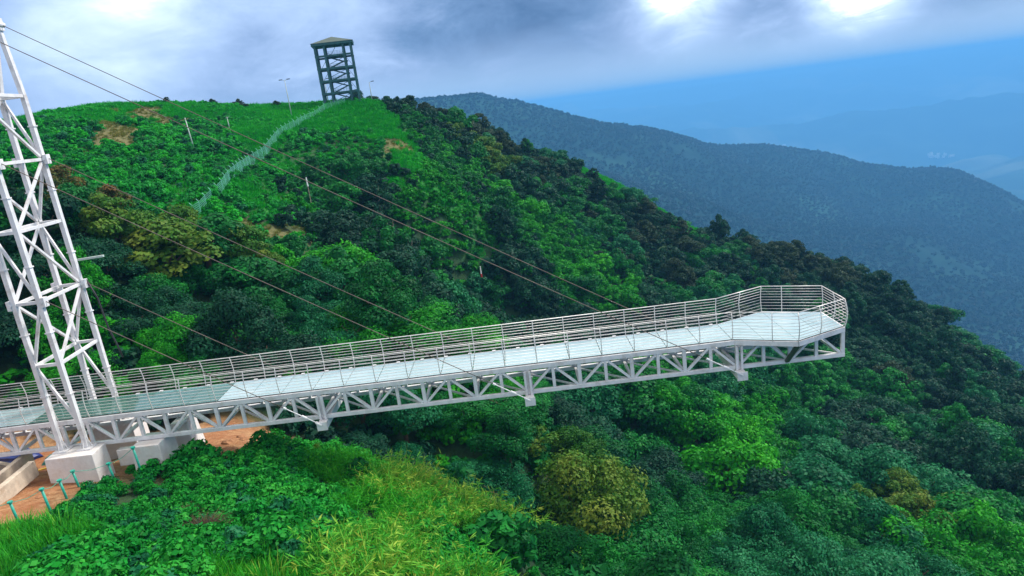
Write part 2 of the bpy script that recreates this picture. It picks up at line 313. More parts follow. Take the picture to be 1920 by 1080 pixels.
# ------------------------------------------------------------------ terrain
cp = np.array(CTRL).reshape(-1, 3); SCL = 100.0
def _phi(r2): return .5*r2*np.log(r2+1e-6)
class TPS:
    def __init__(s, P, scl, lam=2e-4):
        s.scl = scl; s.X = P[:, :2]/scl; n = len(P)
        r2 = ((s.X[:, None]-s.X[None])**2).sum(-1); Q = np.c_[np.ones(n), s.X]
        A = np.block([[_phi(r2)+lam*np.eye(n), Q], [Q.T, np.zeros((3, 3))]])
        s.s = np.linalg.solve(A, np.r_[P[:, 2], 0, 0, 0])
    def __call__(s, x, y):
        q = np.stack([np.ravel(x), np.ravel(y)], -1)/s.scl; out = np.empty(len(q)); n = len(s.X)
        for i in range(0, len(q), 20000):
            b = q[i:i+20000]; r2 = ((b[:, None]-s.X[None])**2).sum(-1)
            out[i:i+20000] = _phi(r2)@s.s[:n]+s.s[n]+b@s.s[n+1:]
        return out.reshape(np.shape(x))
nrs = np.random.RandomState(3)
def vnoise(x, y, scale, octaves=4, seed=0):
    """numpy value noise"""
    r = np.random.RandomState(seed); T = r.rand(256, 256)
    out = 0; amp = 1; tot = 0; x = x/scale; y = y/scale
    for o in range(octaves):
        xi = np.floor(x).astype(int); yi = np.floor(y).astype(int); u = x-xi; v = y-yi
        u = u*u*(3-2*u); v = v*v*(3-2*v)
        a = T[xi % 256, yi % 256]; b = T[(xi+1) % 256, yi % 256]; c = T[xi % 256, (yi+1) % 256]; d = T[(xi+1) % 256, (yi+1) % 256]
        out = out+amp*((a*(1-u)+b*u)*(1-v)+(c*(1-u)+d*u)*v); tot += amp; amp *= .5; x = x*2+17.3; y = y*2+9.1
    return out/tot
near = TPS(cp, SCL)
X0, X1, Y0, Y1, ST = -230.0, 250.0, -60.0, 330.0, 1.25
gx = np.arange(X0, X1, ST); gy = np.arange(Y0, Y1, ST)
MX, MY = np.meshgrid(gx, gy)
GZ = near(MX, MY)
dist = np.hypot(MX, MY+34.7)
GZ += (vnoise(MX, MY, 9, 4, 1)-.5)*np.clip((dist-60)/60, .25, np.where(MX < -12, .9, 2.0)) + (vnoise(MX, MY, 1.6, 3, 2)-.5)*.35
# the rim of the hill sheet runs down below the valley floor
rim = np.clip(np.maximum.reduce([(X0+45-MX)/45, (MX-(X1-45))/45, (Y0+14-MY)/14, (MY-(Y1-60))/60]), 0, 1)
GZ -= rim**1.5*420
def hz(x, y):
    u = np.clip((np.asarray(x, float)-gx[0])/ST, 0, len(gx)-1.001); v = np.clip((np.asarray(y, float)-gy[0])/ST, 0, len(gy)-1.001)
    i = u.astype(int); j = v.astype(int); a = u-i; b = v-j
    return (GZ[j, i]*(1-a)+GZ[j, i+1]*a)*(1-b)+(GZ[j+1, i]*(1-a)+GZ[j+1, i+1]*a)*b
def ground(x, y): return float(hz(x, y))

SPN = list(SPECIES); sx = []; si = []
for i, k in enumerate(SPN):
    a = SPECIES[k]
    for j in range(0, len(a), 2): sx.append((a[j], a[j+1])); si.append(i)
for x, y, k in [(45, 196, 'grass'), (52, 192, 'grass'), (18, 200, 'grass'), (-30, 4, 'soil'), (-24, 4, 'soil'), (-27, -1, 'soil'), (-20, 2, 'soil'), (-33, 1, 'soil'),
                (-29, -4, 'soil'), (-16.5, 3.2, 'soil'), (-38, 6, 'soil'), (-24, 7.5, 'soil'), (-34, 13, 'dark'), (-26, 12, 'dark')]:
    sx.append((x, y)); si.append(SPN.index(k))
sx = np.array(sx, float); si = np.array(si)
def species(x, y, jit=1.0):
    x = np.asarray(x, float); y = np.asarray(y, float); d = np.hypot(x, y+34.7)
    s = np.clip(d*.05, .6, 9)*jit
    qx = x+(vnoise(x, y, 3.0, 3, 11)-.5)*s*2.2+(vnoise(x, y, 14.0, 2, 13)-.5)*s*2
    qy = y+(vnoise(x, y, 3.0, 3, 12)-.5)*s*2.2+(vnoise(x, y, 14.0, 2, 14)-.5)*s*2
    out = np.empty(len(x), int)
    for i in range(0, len(x), 20000):
        r2 = (qx[i:i+20000, None]-sx[None, :, 0])**2+(qy[i:i+20000, None]-sx[None, :, 1])**2
        out[i:i+20000] = si[r2.argmin(1)]
    return out

def grid_mesh(name, MX, MY, GZ, smooth=True):
    ny, nx = MX.shape; idx = np.arange(nx*ny).reshape(ny, nx)
    F = np.stack([idx[:-1, :-1], idx[:-1, 1:], idx[1:, 1:], idx[1:, :-1]], -1).reshape(-1, 4)
    return np_mesh(name, np.stack([MX, MY, GZ], -1).reshape(-1, 3), F, smooth)
tme = grid_mesh('terrain', MX, MY, GZ)
spg = species(MX.ravel(), MY.ravel())
for k in ('soil', 'dry', 'grass'):
    a = tme.attributes.new(k, 'FLOAT', 'POINT'); w = (spg == SPN.index(k)).astype(float).reshape(MX.shape)
    for _ in range(2): w[1:-1, 1:-1] = (w[1:-1, 1:-1]*2+w[:-2, 1:-1]+w[2:, 1:-1]+w[1:-1, :-2]+w[1:-1, 2:])/6
    a.data.foreach_set('value', w.ravel().astype(np.float32))
def terrainmat():
    mt, g, b = newmat('hillside_ground')
    co = g.n('ShaderNodeTexCoord').outputs['Object']
    n1 = g.noise(co, .35, 8, .62); n2 = g.noise(co, 2.6, 8, .65); n3 = g.noise(co, .08, 5, .55)
    c = g.mix(g.ramp(n2, [(.3, 0.0), (.7, 1.0)]), (.006, .030, .008), (.012, .065, .014))
    c = g.mix(g.ramp(n1, [(.58, 0.0), (.70, .6)]), c, (.05, .04, .02))
    at = lambda k: g.n('ShaderNodeAttribute', attribute_name=k).outputs['Fac']
    gc = g.mix(g.ramp(n1, [(.3, 0.0), (.7, 1.0)]), (.006, .13, .014), (.020, .24, .018))
    c = g.mix(at('grass'), c, gc)
    dc = g.mix(g.ramp(n2, [(.35, 0.0), (.65, 1.0)]), (.075, .095, .025), (.17, .13, .05))
    c = g.mix(at('dry'), c, dc)
    sc = g.ramp(n2, [(.25, (.15, .055, .018)), (.45, (.30, .145, .06)), (.62, (.44, .25, .125)), (.8, (.60, .40, .22))])
    sc = g.mix(g.ramp(n1, [(.40, 0.0), (.62, .8)]), sc, (.26, .085, .026))
    c = g.mix(at('soil'), c, sc)
    g.l(c, b.inputs['Base Color']); b.inputs['Roughness'].default_value = .95
    bp = g.n('ShaderNodeBump'); bp.inputs['Strength'].default_value = .8; bp.inputs['Distance'].default_value = .25
    g.l(n2, bp.inputs['Height']); g.l(bp.outputs[0], b.inputs['Normal']); return mt
tag(link('terrain', tme, terrainmat()), kind='structure')

# ------------------------------------------------------------------ far ridge
def at_dir(px, py, h):
    d = fw+cR*((px-960)/FPX)-cU*((py-540)/FPX); return CAM+d*(h/math.hypot(d.x, d.y))
rp = []; FK = 2.2      # the ridge stands this much farther than first paced out
for px, py, h in ((560, 190, 900), (700, 170, 1250), (745, 181, 1150), (820, 181, 900), (880, 178, 950), (930, 188, 1000), (1000, 200, 1040), (1040, 218, 1080), (1110, 231, 1120), (1160, 236, 1160), (1200, 252, 1200),
                  (1260, 257, 1240), (1330, 270, 1280), (1400, 279, 1300), (1480, 283, 1330), (1560, 298, 1350), (1640, 320, 1370), (1700, 321, 1380), (1760, 316, 1380), (1810, 324, 1370),
                  (1860, 348, 1350), (1920, 378, 1330), (2050, 450, 1300),
                  (900, 300, 640), (1100, 320, 760), (1000, 260, 860), (1250, 340, 850), (1400, 340, 1020), (1300, 400, 720), (1500, 420, 860), (1420, 470, 700), (1600, 380, 1130), (1700, 470, 880), (1600, 520, 720),
                  (1750, 400, 1130), (1900, 450, 1080), (1900, 600, 760), (1850, 520, 900), (2000, 700, 640), (2000, 560, 900), (1750, 640, 560), (1300, 520, 500)):
    rp.append(tuple(at_dir(px, py+4, h*FK)))
ridge_pts = [p for p in rp]
for (px, py, h) in ((560, 190, 900), (745, 181, 1150), (930, 188, 1000), (1110, 231, 1120), (1260, 257, 1240), (1480, 283, 1330), (1640, 320, 1370), (1810, 324, 1370), (1920, 378, 1330)):
    q = at_dir(px, py, (h+260)*FK); rp.append((q.x, q.y, at_dir(px, py, h*FK).z-170*FK))
    q = at_dir(px, py, (h+700)*FK); rp.append((q.x, q.y, at_dir(px, py, h*FK).z-480*FK))
rp = np.array(rp)
far = TPS(rp, 2000.0, 1e-4)
FS = 15.0; fxx = np.arange(-1500, 3300, FS); fyy = np.arange(420, 4600, FS); FX, FY = np.meshgrid(fxx, fyy)
FZ = far(FX, FY); rough = np.clip((np.hypot(FX, FY)-700)/1000, 0, 1)
FZ += rough*(((1-np.abs(vnoise(FX, FY, 620, 3, 24)*2-1))-.75)*60+(vnoise(FX, FY, 330, 4, 21)-.5)*50+(vnoise(FX, FY, 50, 3, 22)-.5)*14)
er = np.clip(np.maximum.reduce([(-1100-FX)/400, (FX-2700)/600, (620-FY)/200, (FY-3700)/800]), 0, 1); FZ = np.minimum(FZ-er*1300, 60)
FZ = np.maximum(FZ, -1330)
def fhz(x, y):
    u = np.clip((x-fxx[0])/FS, 0, len(fxx)-1.001); v = np.clip((y-fyy[0])/FS, 0, len(fyy)-1.001)
    i = u.astype(int); j = v.astype(int); a = u-i; b = v-j
    return (FZ[j, i]*(1-a)+FZ[j, i+1]*a)*(1-b)+(FZ[j+1, i]*(1-a)+FZ[j+1, i+1]*a)*b
def farmat(name, s, a, b_, c_):
    mt, g, b = newmat(name); co = g.n('ShaderNodeTexCoord').outputs['Object']
    n = g.noise(co, s, 10, .65); n2 = g.noise(co, s*.12, 6, .6, .5)
    c = g.mix(g.ramp(n, [(.35, 0.0), (.65, 1.0)]), a, b_); c = g.mix(g.ramp(n2, [(.52, 0.0), (.68, .85)]), c, c_)
    g.l(c, b.inputs['Base Color']); b.inputs['Roughness'].default_value = 1.0; b.inputs['Specular IOR Level'].default_value = 0.1
    return mt
tag(link('far_ridge', grid_mesh('far_ridge', FX, FY, FZ), farmat('forested_ridge_haze_tint', .03, (.003, .020, .023), (.004, .028, .028), (.022, .075, .055))), kind='structure')  # ridge ground darkened and blued to carry haze in its colour

# lowlands beyond the ridge, out to the horizon
u = np.linspace(-1, 1, 420); v = np.linspace(0, 1, 420)
LX, LV = np.meshgrid(u*21000, v); LY = 600+LV**1.5*23000
rdg = 1-np.abs(vnoise(LX+1500, LY, 3600, 5, 31)*2-1)
LZ = -1200 + (rdg-.62)*1500*np.clip((LY-3000)/5000, .1, 1.0) + (vnoise(LX, LY, 800, 4, 32)-.5)*200
bk = np.clip((LY-10000)/10000, 0, 1); LZ += bk*(500+vnoise(LX, LY, 3000, 4, 35)*500)
LZ = np.clip(LZ, -1320, -90)
def lhz(x, y):
    i = int(round((x/21000+1)/2*419)); j = int(round((max(y-600, 0)/23000)**(1/1.5)*419)); return float(LZ[min(j, 419), min(max(i, 0), 419)])
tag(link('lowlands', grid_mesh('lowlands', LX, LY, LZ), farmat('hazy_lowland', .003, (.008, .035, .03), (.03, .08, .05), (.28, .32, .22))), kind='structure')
bx = MB(); bx.v = [(-40000, -40000, -1340), (40000, -40000, -1340), (40000, 40000, -1340), (-40000, 40000, -1340)]; bx.f = [(0, 1, 2, 3)]
tag(bx.build('ground', farmat('valley_floor', .002, (.02, .05, .03), (.04, .08, .05), (.08, .1, .07))), kind='structure')

# ------------------------------------------------------------------ plants: shapes
def unit(v): return v/np.maximum(np.linalg.norm(v, axis=-1, keepdims=True), 1e-9)
def leaves(c, nrm, size, rs, asp=.62, droop=0.0):
    """diamond leaves at centres c facing nrm"""
    n = len(c); t = unit(np.cross(nrm, rs.normal(size=(n, 3)))); t[:, 2] -= droop; t = unit(t); b = unit(np.cross(nrm, t))
    s = (size*rs.uniform(.65, 1.35, n))[:, None]
    V = np.stack([c-t*s*.5, c+b*s*asp*.5, c+t*s*.5, c-b*s*asp*.5], 1).reshape(-1, 3)
    return V, np.arange(4*n).reshape(n, 4)
def crown_mesh(name, seed, R=3.4, H=2.9, nc=16, lv=3200, ls=.42, flat=0.0, cone=0.0, wild=.35):
    rs = np.random.RandomState(seed); C = []; Rc = []
    for i in range(nc):
        a = rs.uniform(0, 2*np.pi); zz = rs.uniform(-.35, 1.0)
        rad = math.sqrt(max(0.05, 1-zz*zz*(1-flat)))*rs.uniform(.42, 1.0)*(1-cone*max(zz, 0)*.75)
        C.append((R*rad*math.cos(a), R*rad*math.sin(a), H*zz*.75)); Rc.append(R*rs.uniform(.20, .40)*(1-cone*max(zz, 0)*.35))
    C.append((0, 0, 0)); Rc.append(R*.55)
    C = np.array(C); Rc = np.array(Rc); p = Rc**2; p /= p.sum()
    w = rs.choice(len(C), lv, p=p); d = unit(rs.normal(size=(lv, 3))); d[:, 2] = np.where(d[:, 2] < -.35, -d[:, 2], d[:, 2])
    r = Rc[w]*rs.uniform(.70, 1.06, lv)*(1+wild*(vnoise(w*3.1+d[:, 0]*2, d[:, 1]*2+w, .8, 2, seed)-.5))
    c = C[w]+d*r[:, None]*np.array([1, 1, .8]); nrm = unit(d+rs.normal(size=(lv, 3))*.42+np.array([0, 0, .25]))
    V, F = leaves(c, nrm, ls, rs); V[:, 2] += H*.75
    ti = np.clip(rs.rand(lv)*.55+(rs.rand(len(C))[w])*.45, 0, 1)
    return np_mesh(name, V, F, fattr=ti)
def trunk_mesh(name, seed, h=3.3, r=.2, limbs=5, spread=1.5):
    rs = random.Random(seed); mb = MB(); x = rs.uniform(-.3, .3); y = rs.uniform(-.3, .3)
    mb.tube([(0, 0, -1.2), (x*.3, y*.3, h*.35), (x, y, h*.75)], r*1.15, 7, r*.6)
    for i in range(limbs):
        a = 2*math.pi*i/limbs+rs.uniform(-.4, .4); s = spread*rs.uniform(.7, 1.1); z0 = h*rs.uniform(.38, .7)
        mb.tube([(x*.5, y*.5, z0), (s*.5*math.cos(a), s*.5*math.sin(a), z0+h*.18), (s*math.cos(a), s*math.sin(a), z0+h*.38)], r*.5, 5, r*.16)
    me = bpy.data.meshes.new(name); me.from_pydata(mb.v, [], mb.f); me.update(); me.materials.append(M['bark']); return me
def blade_mesh(name, seed, n=90, ln=.9, w=.03, spread=.45, arch=.5, side=0):
    rs = np.random.RandomState(seed); V = []; F = []; T = []
    for i in range(n):
        a = rs.uniform(0, 6.283); r0 = spread*math.sqrt(rs.rand()); b = a+rs.uniform(-.8, .8); L_ = ln*rs.uniform(.5, 1.15); k = arch*rs.uniform(.3, 1.3)
        p = np.array([r0*math.cos(a), r0*math.sin(a), 0.0]); dr = np.array([math.cos(b), math.sin(b), 0]); sd_ = np.array([-dr[1], dr[0], 0])*w
        pts = [p+np.array([0, 0, 1])*L_*t*(1-.35*k*t)+dr*L_*k*t*t*.8 for t in (0, .35, .7, 1.0)]; t_ = rs.rand()
        for q in range(3):
            o = len(V); w0 = 1-.25*q; w1 = 1-.25*(q+1) if q < 2 else .08
            V += [pts[q]-sd_*w0, pts[q]+sd_*w0, pts[q+1]+sd_*w1, pts[q+1]-sd_*w1]; F.append((o, o+1, o+2, o+3)); T.append(t_)
        for q in range(side):     # leafy sprays along the cane
            t = rs.uniform(.35, 1.0); c = p+np.array([0, 0, 1])*L_*t*(1-.35*k*t)+dr*L_*k*t*t*.8
            e = unit(rs.normal(size=3)+np.array([0, 0, -.2])+dr*.6)*ln*.17; s2 = unit(np.cross(e, rs.normal(size=3)))*w*1.1
            o = len(V); V += [c, c+e*.5+s2, c+e, c+e*.5-s2]; F.append((o, o+1, o+2, o+3)); T.append(min(1, t_*.6+rs.rand()*.4))
    return np_mesh(name, np.array(V), np.array(F), fattr=np.array(T))

# crown shapes, in three degrees of fineness
FINE = [crown_mesh('crown', s, lv=9500, ls=.205, nc=26) for s in (1, 2)]+[crown_mesh('crown', 3, R=3.9, H=2.2, lv=9500, ls=.205, flat=.6, nc=28), crown_mesh('crown', 4, R=2.9, H=3.6, lv=9000, ls=.205, cone=.5, nc=26)]
MIDL = [crown_mesh('crown', s, lv=4600, ls=.33, nc=20) for s in (11, 12, 13)]+[crown_mesh('crown', 16, R=3.2, H=3.2, lv=3600, ls=.33, nc=11, wild=.9), crown_mesh('crown', 17, R=4.2, H=2.6, lv=5200, ls=.33, nc=30, wild=.9)]+[crown_mesh('crown', 14, R=3.9, H=2.0, lv=4600, ls=.33, flat=.6, nc=22), crown_mesh('crown', 15, R=2.8, H=3.6, lv=4200, ls=.33, cone=.5, nc=20)]
COARSE = [crown_mesh('crown', s, lv=2600, ls=.45) for s in (21, 22)]+[crown_mesh('crown', 23, R=3.8, H=2.2, lv=2600, ls=.45, flat=.6), crown_mesh('crown', 24, R=2.8, H=3.7, lv=2400, ls=.44, cone=.6)]
TRUNK = [trunk_mesh('trunk', s) for s in (1, 2, 3)]
SHR = [crown_mesh('shrub', s, R=.85, H=.62, nc=13, lv=620, ls=.19, wild=.8) for s in (31, 32, 33)]
SHC = [crown_mesh('shrub', s, R=1.0, H=.75, nc=9, lv=420, ls=.30, wild=.6) for s in (41, 42, 43)]
GRS = [blade_mesh('tuft', s, 80, .85, .022, .40, .6) for s in (51, 52)]
BAM = [blade_mesh('cane', s, 26, 2.3, .022, .40, .85, side=16) for s in (53, 54)]
GRC = [blade_mesh('tuft', s, 60, .8, .05, .7, .7) for s in (55, 56)]

# ------------------------------------------------------------------ where the plants stand
def jgrid(x0, x1, y0, y1, step, seed):
    r = np.random.RandomState(seed); a, b = np.meshgrid(np.arange(x0, x1, step), np.arange(y0, y1, step))
    return (a+r.uniform(-.5, .5, a.shape)*step).ravel(), (b+r.uniform(-.5, .5, b.shape)*step).ravel()
def project(x, y, z):
    d = np.stack([x-CAM.x, y-CAM.y, z-CAM.z], -1); zz = d@np.array(fw); zz = np.where(zz < .5, np.nan, zz)
    return 960+FPX*(d@np.array(cR))/zz, 540-FPX*(d@np.array(cU))/zz, zz
def visible(x, y, z, off=3.0):
    """does the hillside leave the point in sight of the camera position"""
    vis = np.ones(len(x), bool)
    for t in np.linspace(.15, .97, 60):
        qx = CAM.x+(x-CAM.x)*t; qy = CAM.y+(y-CAM.y)*t; qz = CAM.z+(z-CAM.z)*t
        vis &= qz > hz(qx, qy)-off
    return vis
TREEK = ('dark', 'mid', 'bright', 'teal', 'olive', 'rust', 'brown')
tx, ty = jgrid(-150, 215, -40, 300, 4.15, 5)
keep = np.hypot(tx, ty+34.7) > 30
d_ = np.hypot(tx, ty+34.7)
sk = species(tx, ty, 1.1)
names = np.array(SPN)[sk]; keep &= np.isin(names, TREEK)
rs = np.random.RandomState(9)
# the forest edge keeps off the grassy crest and the meadow
for ox, oy in ((3.5, 0), (-3.5, 0), (0, 4), (0, -4)): keep &= np.isin(np.array(SPN)[species(tx+ox, ty+oy, .7)], TREEK) | (d_ < 80)
keep &= (rs.rand(len(tx)) < np.where(d_ < 90, .95, .80))
# nothing grows through the bridge or round the pylon foot
keep &= ~((ty > -4) & (ty < 8) & (tx < 20) & (hz(tx, ty) > -9)) & ~((tx < -12) & (ty < 12.5))
tx, ty, names, d_ = tx[keep], ty[keep], names[keep], d_[keep]
rs = np.random.RandomState(10)
tsc = (.78+.75*rs.rand(len(tx))**1.6)*np.where(names == 'dark', 1.05, 1.0)*np.where(names == 'rust', .6, 1.0)*np.where(names == 'bright', .9, 1)*np.where((d_ < 62) & (tx < 5), .80, 1.0)*np.where(d_ > 140, .86, 1.0)
tz = hz(tx, ty)
sw = vnoise(tx, ty, 11, 2, 91); alt = np.array(['dark', 'mid', 'teal', 'mid', 'bright'])[np.clip((vnoise(tx, ty, 26, 3, 92)*9-2).astype(int), 0, 4)]
names = np.where((sw > .60) & ~np.isin(names, ['olive', 'rust']), alt, names)
# hidden far side of the hill needs no trees beyond a belt
vx, vy, vz = project(tx, ty, tz+5*tsc)
vis = visible(tx, ty, tz+6.0*tsc) & (vx > -120) & (vx < 2040) & (vy < 1200)
ok = vis
tx, ty, tz, tsc, names, d_, vz = [q[ok] for q in (tx, ty, tz, tsc, names, d_, vz)]
# one big yellowing tree below the bridge
order = np.argsort(-tsc/vz)
NIND = 270
LOOK = {'dark': 'dark green', 'mid': 'mid green', 'bright': 'bright fresh green', 'teal': 'bluish green', 'olive': 'yellow olive', 'rust': 'rusty orange tinged', 'brown': 'dull brownish'}
def region(x, y):
    if y < 12: return 'this side of the bridge'
    d = math.hypot(x, y+34.7)
    if x < -2 and d < 85: return 'on the spur behind the bridge' if x > -24 else 'behind the pylon'
    if x < -2 and d < 125: return 'below the meadow fence'
    if x < -2: return 'below the watchtower'
    if d < 85: return 'in the ravine below the bridge' if x < 20 else 'in the lower right ravine'
    if d < 112: return 'on the slope beyond the bridge'
    if d < 150: return 'on the upper slope beyond the bridge'
    return 'near the forested skyline'
def set_mat(o, mat):
    if not o.data.materials: o.data.materials.append(mat)
    o.material_slots[0].link = 'OBJECT'; o.material_slots[0].material = mat
for L_ in (FINE, MIDL, COARSE, SHR, SHC, GRS, BAM, GRC):
    for me in L_: me.materials.append(L['mid'])
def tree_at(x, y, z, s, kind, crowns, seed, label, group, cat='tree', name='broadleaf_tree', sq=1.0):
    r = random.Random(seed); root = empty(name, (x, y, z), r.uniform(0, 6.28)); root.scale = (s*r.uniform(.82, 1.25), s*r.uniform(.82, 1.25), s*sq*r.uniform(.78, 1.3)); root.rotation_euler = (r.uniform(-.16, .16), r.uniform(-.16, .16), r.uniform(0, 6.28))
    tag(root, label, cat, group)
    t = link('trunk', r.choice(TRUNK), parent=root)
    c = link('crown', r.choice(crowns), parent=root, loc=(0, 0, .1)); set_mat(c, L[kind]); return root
cnt = 0; rest = []; chosen = []
for q in order:
    x, y, z, s, k = float(tx[q]), float(ty[q]), float(tz[q]), float(tsc[q]), str(names[q])
    if math.hypot(x-2.4, y-19) < 4.5: continue
    if -50.5 < x < -37 and 42 < y < 152 and abs(x-(-42.1-(y-53)*.11 if y < 112 else -46)) < 5.5: continue
    if cnt < NIND:
        lod = FINE if d_[q] < 75 else MIDL
        chosen.append((q, x, y, z, s, k, lod))
        cnt += 1
    else: rest.append(q)
ORD = lambda n: '%d%s' % (n, 'th' if 10 < n % 100 < 14 else {1: 'st', 2: 'nd', 3: 'rd'}.get(n % 10, 'th'))
sets = {}
for c in chosen: sets.setdefault((c[5], region(c[1], c[2])), []).append(c)
for (k, reg), cs in sets.items():
    cs.sort(key=lambda c: float(project(c[1], c[2], c[3]+3*c[4])[0]))
    big = max(c[4] for c in cs)
    for i, (q, x, y, z, s, k_, lod) in enumerate(cs):
        n = 'only one' if len(cs) == 1 else 'leftmost' if i == 0 else 'rightmost' if i == len(cs)-1 else ORD(i+1)+' from the left'
        sz = 'large ' if s > 1.15 else 'small ' if s < .85 else ''
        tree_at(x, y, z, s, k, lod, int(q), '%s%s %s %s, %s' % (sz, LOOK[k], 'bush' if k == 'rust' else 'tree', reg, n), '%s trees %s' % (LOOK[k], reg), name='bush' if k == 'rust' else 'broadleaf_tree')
tree_at(2.6, 19.0, ground(2.6, 19.0), 1.42, 'olive', [crown_mesh('crown', 77, R=3.4, H=3.1, lv=11000, ls=.20, nc=30, wild=.7)], 5, 'largest yellow olive tree, ragged crown below the bridge, right of its middle anchor', None)

def scatter(name, label, cat, pts, protos, kind='stuff'):
    """ONE object: plants instanced on its points. pts: list of (x,y,z,scale,rz,protoindex); protos: list of (mesh, material)"""
    pc = bpy.data.collections.new(name+'_kinds')
    for i, (me, mt) in enumerate(protos):
        o = bpy.data.objects.new('kind_%02d_%s' % (i, name), me); pc.objects.link(o); set_mat(o, mt)
    A = np.array(pts, dtype=np.float32)
    me = bpy.data.meshes.new(name); me.vertices.add(len(A)); me.vertices.foreach_set('co', np.ascontiguousarray(A[:, :3]).ravel())
    a = me.attributes.new('scl', 'FLOAT_VECTOR', 'POINT'); a.data.foreach_set('vector', (A[:, 3:4]*np.random.RandomState(5).uniform((.82, .82, .75), (1.25, 1.25, 1.3), (len(A), 3))).astype(np.float32).ravel())
    a = me.attributes.new('rot', 'FLOAT_VECTOR', 'POINT'); rr = np.zeros((len(A), 3), np.float32); rr[:, 2] = A[:, 4]
    r = np.random.RandomState(len(A)); rr[:, :2] = r.uniform(-.14, .14, (len(A), 2)); a.data.foreach_set('vector', rr.ravel())
    a = me.attributes.new('idx', 'INT', 'POINT'); a.data.foreach_set('value', A[:, 5].astype(np.int32))
    o = link(name, me); tag(o, label, cat, None, kind)
    gn = bpy.data.node_groups.new(name, 'GeometryNodeTree')
    gn.interface.new_socket('Geometry', in_out='INPUT', socket_type='NodeSocketGeometry'); gn.interface.new_socket('Geometry', in_out='OUTPUT', socket_type='NodeSocketGeometry')
    i_ = gn.nodes.new('NodeGroupInput'); o_ = gn.nodes.new('NodeGroupOutput'); ip = gn.nodes.new('GeometryNodeInstanceOnPoints')
    ci = gn.nodes.new('GeometryNodeCollectionInfo'); ci.inputs[0].default_value = pc; ci.inputs[1].default_value = True; ci.inputs[2].default_value = True
    def na(nm, ty_):
        n = gn.nodes.new('GeometryNodeInputNamedAttribute'); n.data_type = ty_; n.inputs[0].default_value = nm; return n.outputs[0]
    gn.links.new(i_.outputs[0], ip.inputs['Points']); gn.links.new(ci.outputs[0], ip.inputs['Instance'])
    ip.inputs['Pick Instance'].default_value = True
    gn.links.new(na('idx', 'INT'), ip.inputs['Instance Index']); gn.links.new(na('rot', 'FLOAT_VECTOR'), ip.inputs['Rotation']); gn.links.new(na('scl', 'FLOAT_VECTOR'), ip.inputs['Scale'])
    gn.links.new(ip.outputs[0], o_.inputs[0])
    md = o.modifiers.new('scatter', 'NODES'); md.node_group = gn
    return o
pr = []; idx = {}
for k in TREEK:
    idx[k] = len(pr); pr += [(me, L[k]) for me in COARSE]
ZC = 0.0
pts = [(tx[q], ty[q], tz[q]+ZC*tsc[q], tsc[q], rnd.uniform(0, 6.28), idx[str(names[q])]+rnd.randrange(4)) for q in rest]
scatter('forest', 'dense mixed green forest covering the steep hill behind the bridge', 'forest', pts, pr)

# undergrowth between and under the trees, shrubs and grass of the meadow
def cover(kinds, step, x0, x1, y0, y1, seed, dmin=0, dmax=1e9):
    x, y = jgrid(x0, x1, y0, y1, step, seed); d = np.hypot(x, y+34.7); z = hz(x, y)
    k = np.array(SPN)[species(x, y)]; m_ = np.isin(k, kinds) & (d > dmin) & (d < dmax)
    x, y, z, k, d = x[m_], y[m_], z[m_], k[m_], d[m_]
    px, py, pz = project(x, y, z+1); m_ = (px > -150) & (px < 2070) & (py > -50) & (py < 1180) & visible(x, y, z+1.5)
    return x[m_], y[m_], z[m_], k[m_], d[m_]
NBR = ('soil',)
pr = [(me, L['mid']) for me in SHC]+[(me, L['dark']) for me in SHC]+[(me, L['bright']) for me in SHC]+[(me, L['teal']) for me in SHC]
x, y, z, k, d = cover(TREEK, 2.0, -150, 215, -40, 300, 61)
m_ = ~((y > -3) & (y < 6) & (z > -6)); x, y, z, k, d = x[m_], y[m_], z[m_], k[m_], d[m_]
ofs = {'mid': 0, 'dark': 3, 'brown': 3, 'olive': 0, 'rust': 0, 'bright': 6, 'teal': 9}
pts = [(x[i], y[i], z[i]-.1, rnd.uniform(1.0, 1.9), rnd.uniform(0, 6.28), ofs[k[i]]+rnd.randrange(3)) for i in range(len(x))]
scatter('undergrowth', 'low green undergrowth filling the gaps between the trees', 'undergrowth', pts, pr)

x2, y2 = jgrid(-45, 30, 45, 140, 1.35, 95); z2 = hz(x2, y2); gr = np.hypot(hz(x2+1.5, y2)-hz(x2-1.5, y2), hz(x2, y2+1.5)-hz(x2, y2-1.5))/3
m_ = (gr > .75) & visible(x2, y2, z2+1.5); x2, y2, z2 = x2[m_], y2[m_], z2[m_]
nz = vnoise(x2, y2, 8, 3, 96)
pts = [(x2[i], y2[i], z2[i]-.2, rnd.uniform(.8, 1.5), rnd.uniform(0, 6.28), (0 if nz[i] < .42 else 3 if nz[i] < .5 else 6)+rnd.randrange(3)) for i in range(len(x2))]
scatter('hanging_shrubs', 'green shrubs and creepers covering the steep wall of the gully', 'shrubs', pts, [(me, L['mid']) for me in SHC]+[(me, L['dark']) for me in SHC]+[(me, L['bright']) for me in SHC])

